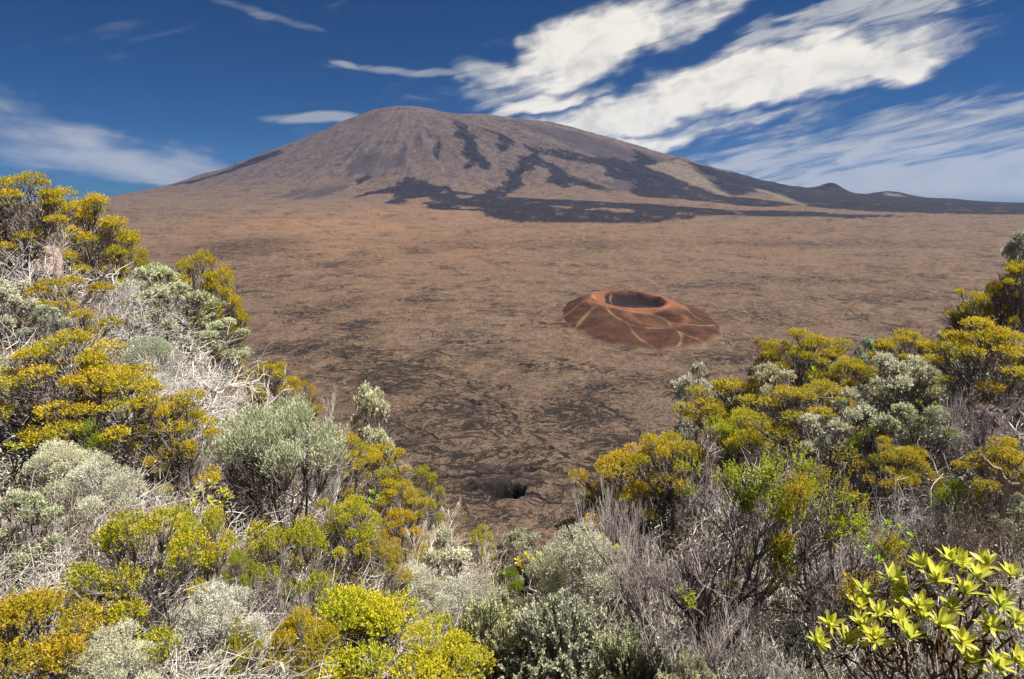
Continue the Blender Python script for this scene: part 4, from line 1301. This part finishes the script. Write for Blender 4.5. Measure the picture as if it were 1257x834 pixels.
rosette_plant('large bright yellow-green rosette plant filling the lower right corner', (1150, 900),
              [(1137, 699), (1165, 690), (1182, 698), (1213, 696), (1240, 708), (1184, 729), (1061, 731), (1093, 716), (1114, 729), (1127, 748), (1079, 757), (1153, 768), (1213, 770), (1246, 765), (1019, 768), (1040, 790), (1075, 787), (1003, 790), (1104, 765), (1222, 820), (1245, 812), (1190, 815), (1150, 715), (1200, 712), (1098, 742), (1135, 760), (1060, 770), (1168, 750), (1228, 745), (1055, 748), (1115, 785), (1180, 790)],
              44, 0.80, True, (1, 1, 1), True, 3)
SMALL = [
    ('pale yellow rosette plant behind the open lime heather, left slope', (262, 690), [(247, 604), (262, 596), (272, 606), (240, 622), (258, 618), (276, 622), (262, 634), (282, 612), (236, 610)], 26, (1.0, 0.92, 1.4)),
    ('small yellow rosettes in the middle hollow, beside the dark green tuft', (655, 735), [(636, 690), (646, 684), (657, 690), (664, 682), (641, 698)], 20, (1.05, 0.92, 1.0)),
    ('bright yellow-green rosettes behind the brightest silver dome', (752, 700), [(740, 661), (748, 668), (757, 674), (752, 660), (766, 680)], 22, (0.95, 1.0, 0.9)),
    ('single pale rosette under the largest twiggy shrub', (898, 760), [(894, 711), (899, 720)], 24, (0.95, 1.0, 1.0)),
    ('green rosettes beside the white fallen branches, right slope', (1062, 710), [(1045, 672), (1058, 664), (1071, 676), (1078, 690), (1062, 684)], 22, (0.6, 0.85, 0.7)),
    ('leafy green rosettes above the bright rosette plant', (1112, 710), [(1104, 650), (1112, 672), (1090, 645), (1120, 660), (1130, 690)], 22, (0.7, 0.95, 0.7)),
    ('vivid green rosettes between golden heathers on the right brink', (1000, 500), [(988, 452), (1000, 455), (1010, 448), (1016, 460), (995, 465)], 18, (0.55, 0.95, 0.6)),
    ('pale yellow rosettes left of the umbrella-shaped golden heather', (965, 510), [(950, 446), (962, 440), (975, 452), (944, 460), (968, 464), (984, 444), (930, 458)], 18, (1.05, 0.98, 1.5)),
    ('yellow rosettes above the silver bushes of the right slope', (1135, 540), [(1132, 484), (1140, 488), (1128, 496), (1148, 482), (1150, 498)], 18, (1.0, 0.95, 1.3)),
    ('small yellow rosettes on the left picture edge, below the ochre heather bank', (18, 600), [(12, 548), (20, 552), (28, 548)], 18, (1.0, 0.95, 1.0)),
    ('green rosette tuft on the lower left brink below the ochre heathers', (460, 650), [(458, 606), (464, 612), (455, 616)], 16, (0.6, 0.9, 0.7)),
]
for i, (lb, bp_, sp_, sz_, tn_) in enumerate(SMALL):
    rosette_plant(lb, bp_, sp_, sz_ * 0.72, 0.86, False, tn_, False, 11 + i)

# ------------------------------------------------------------------ small yellow flowers
M_PETAL, t = material('petal')
t.out(t.bsdf(t.mix(t.attr('along'), (0.55, 0.33, 0.01), (0.80, 0.62, 0.015)), 0.6))
M_GREEN, t = material('flower_stalk')
t.out(t.bsdf(t.mix(t.noise(t.n('ShaderNodeTexCoord').outputs['Object'], 8), (0.07, 0.10, 0.02), (0.12, 0.15, 0.04)), 0.6))
v_, f_, al_ = [], [], []
for ring, (n_, ln_, up_) in enumerate(((16, 1.0, 0.12), (12, 0.68, 0.4))):
    for i in range(n_):
        a = i * 2 * math.pi / n_ + ring * 0.2
        c, s = math.cos(a), math.sin(a)
        k = len(v_)
        for (x, y, z) in ((0.08, -0.06, 0.0), (0.08, 0.06, 0.0), (ln_ * 0.95, 0.13, up_), (ln_, 0, up_), (ln_ * 0.95, -0.13, up_)):
            v_.append((x * c - y * s, x * s + y * c, z)); al_.append(x)
        f_ += [(k, k + 4, k + 3), (k, k + 3, k + 1), (k + 1, k + 3, k + 2)]
HEAD = mesh_np('flower_head', np.array(v_), [np.array(f_)], {'along': np.array(al_)}); HEAD.materials.append(M_PETAL)
for (px, py, lb) in ((119, 709, 'small yellow flower among fallen twigs, topmost of the little cluster at the lower left'), (130, 723, 'small yellow flower right below the topmost one at the lower left'),
                     (134, 741, 'small yellow flower in the middle of the cluster at the lower left'), (122, 748, 'small yellow flower just left of the middle of the lower left cluster'), (171, 755, 'small yellow flower at the foot of the long dark heather stems'),
                     (103, 763, 'small yellow flower leftmost in the lower left cluster'), (102, 770, 'small yellow flower lowest in the lower left cluster'), (852, 777, 'larger yellow flower below the largest twiggy shrub'), (844, 762, 'smaller yellow flower below the largest twiggy shrub'),
                     (1036, 706, 'yellow flower among the white fallen branches on the right')):
    gx, gy, gz = on_rim(px, py + 26)
    d = ray(px, py)
    P = d * (math.hypot(gx, gy) * 0.9 / math.hypot(d[0], d[1]))
    gz = float(rim_z(np.array([P[0]]), np.array([P[1]]))[0])
    e = bpy.data.objects.new('flower', None); COL.objects.link(e)
    e.location = (P[0], P[1], gz)
    tag(e, lb, 'flower', 'small yellow flowers')
    W = Wood()
    h_ = max(0.08, P[2] - gz)
    W.path(curve(rs, np.zeros(3), np.array([0, 0, h_]), rs.normal(0, 0.03, 3), 4, 0.004), 0.0035, 0.002, 0.5)
    a_, b_, c_ = W.arrays()
    link('stalk', mesh_np('flower_stalk', a_, b_, {'tone': c_}), M_GREEN, e)
    hd = link('flower_head', HEAD, None, e)
    hd.location = (0, 0, h_)
    hd.rotation_euler = (rs.normal(0.35, 0.2), rs.normal(0, 0.2), rs.uniform(0, 6))
    hd.scale = (4.2 / F * P[1] * 1.05,) * 3

# ------------------------------------------------------------------ boulders
M_ROCK, t = material('boulder')
pos = t.n('ShaderNodeTexCoord').outputs['Object']
n_ = t.noise(pos, 3.0, 6, 0.65); n2_ = t.noise(pos, 14, 5, 0.7)
oi = t.n('ShaderNodeObjectInfo')
c_ = t.mix(t.step(n_, 0.38, 0.62), (0.30, 0.235, 0.205), (0.55, 0.46, 0.41))
c_ = t.mix(t.step(n2_, 0.56, 0.68, 0, 0.8), c_, (0.13, 0.11, 0.10))
t.out(t.bsdf(t.mix(1.0, c_, oi.outputs['Color'], 'MULTIPLY'), 0.9, n2_, 0.7, 0.08))


def boulder(seed):
    rng = np.random.default_rng(seed)
    nu, nv = 28, 18
    th, ph = np.meshgrid(np.linspace(0, 2 * math.pi, nu, endpoint=False), np.linspace(0, math.pi, nv))
    d = np.stack([np.sin(ph) * np.cos(th), np.sin(ph) * np.sin(th), np.cos(ph)], -1).reshape(-1, 3)
    r = np.ones(len(d))
    for _ in range(13):                                  # planed faces
        n = unit(rng.normal(0, 1, 3)); k = rng.uniform(0.62, 0.85)
        dp = d @ n
        r = np.minimum(r, np.where(dp > 0.2, k / np.maximum(dp, 0.2), 9))
    r = r * (1 + 0.05 * fbm(d[:, 0] * 3 + d[:, 2], d[:, 1] * 3, 4, seed))
    ii_ = np.arange(nu * nv).reshape(nv, nu)
    q = np.stack([ii_[:-1], np.roll(ii_[:-1], -1, 1), np.roll(ii_[1:], -1, 1), ii_[1:]], -1).reshape(-1, 4)
    return mesh_np('boulder', d * r[:, None], [q[:, ::-1]], None, False)


for (px, top, bot, wpx, tint, lb, sd) in ((56, 306, 352, 44, (0.95, 0.86, 0.80), 'pinkish pale boulder between dead branches high on the left slope', 2), (1207, 502, 552, 40, (0.5, 0.46, 0.48), 'grey boulder half hidden by dead twigs near the right picture edge', 5),
                                          (335, 236, 250, 0, None, None, 0)):
    if not lb:
        continue
    x, y, z = on_rim(px, bot)
    d = ray(px, (top + bot) / 2)
    k = y / d[1] * 0.97
    o_ = link('boulder', boulder(sd), M_ROCK)
    o_.location = d * k
    o_.scale = (wpx / 2 / F * y * 1.2, wpx / 2 / F * y * 1.2, (bot - top) / 2 / F * y * 1.35)
    o_.color = (*tint, 1)
    tag(o_, lb, 'boulder', 'boulders on the hillside')

# ------------------------------------------------------------------ single dead branches
BR = [
    ('pale forked dead branch standing above the flat ochre heather', [(84, 396), (92, 384), (108, 366), (114, 352), (124, 342), (132, 334), (142, 322)], 0.030, 0.007, (1.1, 1.05, 1.0), 0.90, [(3, (116, 330)), (4, (146, 336)), (2, (100, 352))]),
    ('dark bare limb reaching up to the tallest heather from the left picture edge', [(-12, 318), (8, 307), (30, 294), (42, 276), (50, 252)], 0.035, 0.010, (0.35, 0.30, 0.28), 0.92, [(2, (52, 290)), (3, (32, 262))]),
    ('long whitish branch arching over the foot of the ochre heather bank', [(20, 512), (45, 500), (66, 490), (84, 489), (105, 494), (138, 493)], 0.020, 0.006, (1.1, 1.05, 1.0), 0.82, [(3, (100, 510)), (2, (60, 512)), (4, (118, 480))]),
    ('dark crooked branch at the right picture edge', [(1222, 668), (1230, 640), (1236, 612), (1238, 594), (1226, 578), (1212, 568), (1202, 556)], 0.015, 0.007, (0.45, 0.34, 0.31), 0.80, [(2, (1256, 600)), (3, (1250, 570)), (5, (1190, 566))]),
    ('white zigzag branch beside the grey boulder', [(1222, 552), (1236, 542), (1244, 530), (1236, 516), (1246, 498), (1256, 486)], 0.020, 0.007, (1.15, 1.1, 1.02), 0.86, [(1, (1260, 536)), (3, (1226, 504)), (2, (1252, 540))]),
    ('bleached curved stick lying below the largest twiggy shrub', [(822, 776), (834, 770), (850, 770), (862, 773)], 0.012, 0.005, (1.15, 1.1, 1.02), 0.88, [(1, (838, 760))]),
    ('thin slanting dead stem in the middle hollow', [(586, 720), (598, 706), (612, 690), (620, 684)], 0.012, 0.006, (0.5, 0.44, 0.4), 0.9, [(2, (622, 676))]),
    ('dead white twig ladder under the open heather at the lower left', [(80, 740), (96, 748), (116, 752), (136, 764)], 0.014, 0.005, (1.15, 1.08, 1.0), 0.88, [(1, (84, 760)), (2, (128, 738))]),
]
for lb, pts, r0_, r1_, tint, near, forks in BR:
    gx, gy, gz = on_rim(*pts[0])
    rng = np.random.default_rng(len(lb))
    dd = math.hypot(gx, gy)
    Pw = []
    for i, (px, py) in enumerate(pts):
        d = ray(px, py)
        Pw.append(d * (dd * (1 - (1 - near) * (0.15 + 0.85 * i / (len(pts) - 1))) / math.hypot(d[0], d[1])))
    Pw = np.array(Pw)
    O = np.array([gx, gy, gz])
    W = Wood()
    sub_ = []
    for i in range(len(Pw) - 1):
        for s in np.linspace(0, 1, 4)[:-1]:
            sub_.append(Pw[i] * (1 - s) + Pw[i + 1] * s + rng.normal(0, 0.004, 3))
    sub_.append(Pw[-1])
    W.path(np.array(sub_) - O, r0_, r1_, 0.7)
    for k, (px, py) in forks:
        d = ray(px, py)
        q = d * (np.linalg.norm(Pw[k]) * 0.99)
        W.path(curve(rng, Pw[k], q, rng.normal(0, 0.03, 3), 5, 0.01) - O, r1_ * 1.2, r1_ * 0.4, 0.8)
        for _ in range(3):
            st0 = Pw[k] + (q - Pw[k]) * rng.uniform(0.3, 0.9)
            W.path(curve(rng, st0, st0 + rng.normal(0, 0.12, 3) + np.array([0, 0, 0.10]), rng.normal(0, 0.02, 3), 3, 0.006) - O, r1_ * 0.5, r1_ * 0.2, 0.9)
    a_, b_, c_ = W.arrays()
    o_ = link('dead_branch', mesh_np('dead_branch', a_, b_, {'tone': c_}), M_DEAD)
    o_.location = O
    o_.color = (*tint, 1)
    tag(o_, lb, 'branch', 'single dead branches')

# ------------------------------------------------------------------ undergrowth that cannot be counted
rng = np.random.default_rng(9)
W = Wood()
tuft_p, tuft_d, tuft_l = [], [], []
gr_p, gr_d = [], []
N_BRUSH = 1600
done = 0
while done < N_BRUSH:
    px, py = rng.uniform(-60, 1317), rng.uniform(300, 900)
    if py < np.interp(px, [e_[0] for e_ in EDGE], [e_[1] for e_ in EDGE]) + 4:
        continue
    x, y, z = on_rim(px, py, 2.3)
    done += 1
    rr_ = math.hypot(x, y)
    hh = (0.15 + 0.036 * rr_) * rng.uniform(0.6, 1.3)
    b = np.array([x, y, z - 0.02])
    tone0 = rng.uniform(0.0, 0.7)
    kind = rng.random()
    tw = max(0.0011, 0.00042 * rr_)
    if kind < 0.72:
        for _ in range(14):
            d = unit(rng.normal(0, 1, 3) * np.array([1, 1, 0.5]) + np.array([0, 0, 0.65]))
            a = b + rng.normal(0, hh * 0.35, 3) * np.array([1, 1, 0.15])
            m_ = a + d * hh * rng.uniform(0.35, 0.6)
            e_ = m_ + unit(d + rng.normal(0, 0.45, 3)) * hh * rng.uniform(0.3, 0.55)
            tn = tone0 + 0.3 * rng.random()
            m2 = (a + m_) / 2 + rng.normal(0, hh * 0.07, 3)
            W.seg(a, m2, tw * 1.9, tw * 1.5, tn); W.seg(m2, m_, tw * 1.5, tw * 1.1, tn); W.seg(m_, e_, tw * 1.1, tw * 0.5, tn)
            e2_ = m_ + unit(d + rng.normal(0, 0.7, 3)) * hh * rng.uniform(0.2, 0.4)
            W.seg(m_, e2_, tw * 1.0, tw * 0.5, tn)
    if kind > 0.55:
        for _ in range(16):
            a = b + rng.normal(0, hh * 0.4, 3) * np.array([1, 1, 0.0]) + np.array([0, 0, hh * rng.uniform(0.1, 0.6)])
            tuft_p.append(a); tuft_d.append(unit(rng.normal(0, 0.45, 3) + np.array([0, 0, 1]))); tuft_l.append(hh * rng.uniform(0.3, 0.6))
    if py > 620:
        for _ in range(14):
            gr_p.append(b + rng.normal(0, hh * 0.6, 3) * np.array([1, 1, 0])); gr_d.append(unit(rng.normal(0, 0.5, 3) + np.array([0, 0, 1])))
a_, b_, c_ = W.arrays()
o_ = link('dry_brush', mesh_np('dry_brush', a_, b_, {'tone': c_}), M_DEAD)
o_.color = (1, 1, 1, 1)
tag(o_, 'tangle of dry grey twigs covering the slope between the bushes', kind='stuff')
P, D, L = np.array(tuft_p), np.array(tuft_d), np.array(tuft_l)
v_, q_, tn_, tp_, lu_ = sprigs(rng, P, D, L, 6, 1.0, 1.0, rng.random(len(P)), 0.8)
c4 = v_.reshape(-1, 4, 3)                                  # leaves were made with length 1: bring each to its plant's own size
Ls = np.repeat(L * 0.085, 6)[:, None, None]
base_ = c4[:, :1]
mid_ = (c4[:, 1:2] + c4[:, 3:4]) / 2
ax_, sd_ = c4[:, 2:3] - base_, (c4[:, 1:2] - c4[:, 3:4]) / 2
c4 = np.concatenate([base_, base_ + ax_ * Ls * 0.5 + sd_ * Ls * 0.2, base_ + ax_ * Ls, base_ + ax_ * Ls * 0.5 - sd_ * Ls * 0.2], 1)
o_ = link('ground_cover', mesh_np('ground_cover', c4.reshape(-1, 3), [q_], {'tone': tn_, 'tip': tp_, 'lump': lu_}), M_SILVER)
o_.color = (0.95, 0.97, 0.85, 1)
tag(o_, 'low grey-green sprigs growing between the dry twigs', kind='stuff')
gp, gd = np.array(gr_p), np.array(gr_d)
k_ = len(gp)
sd_ = unit(np.cross(gd, rng.normal(0, 1, (k_, 3))))
ln_ = (rng.uniform(0.06, 0.17, k_) * np.clip(np.hypot(gp[:, 0], gp[:, 1]) / 5, 0.35, 1.3))[:, None]
tipp = gp + gd * ln_ + rng.normal(0, 0.03, (k_, 3))
gv = np.stack([gp - sd_ * 0.0022, gp + sd_ * 0.0022, gp + gd * ln_ * 0.6 + sd_ * 0.0016, tipp, gp + gd * ln_ * 0.6 - sd_ * 0.0016], 1).reshape(-1, 3)
gf = (np.arange(k_) * 5)[:, None] + np.arange(5)[None]
M_STRAW = wood_mat('straw', (0.19, 0.155, 0.09), (0.44, 0.38, 0.28))
o_ = link('dry_grass', mesh_np('dry_grass', gv, [gf], {'tone': np.repeat(rng.random(k_), 5)}), M_STRAW)
o_.color = (1, 1, 1, 1)
tag(o_, 'short straw-coloured grass at the feet of the bushes', kind='stuff')
print('TRIS', sum(sum(len(p.vertices) - 2 for p in m.polygons) if len(m.polygons) < 5 else (len(m.loops) - 2 * len(m.polygons)) for m in bpy.data.meshes))
HAZE = 2.0e-5

# ------------------------------------------------------------------ the air
hz, t = material('haze')
vol = t.n('ShaderNodeVolumePrincipled')
vol.inputs['Color'].default_value = (0.26, 0.46, 1.0, 1)
vol.inputs['Density'].default_value = HAZE
vol.inputs['Anisotropy'].default_value = 0.1
o = t.n('ShaderNodeOutputMaterial')
t.t.links.new(vol.outputs[0], o.inputs['Volume'])
x0, x1, y0, y1, z0, z1 = -12500, 12500, -3500, 12500, -331.5, 870
hv = np.array([(x, y, z) for z in (z0, z1) for y in (y0, y1) for x in (x0, x1)], float)
hf = np.array([(0, 2, 3, 1), (4, 5, 7, 6), (0, 1, 5, 4), (2, 6, 7, 3), (0, 4, 6, 2), (1, 3, 7, 5)])
tag(link('haze', mesh_np('haze', hv, [hf]), hz), 'thin blue haze in the air', kind='stuff')
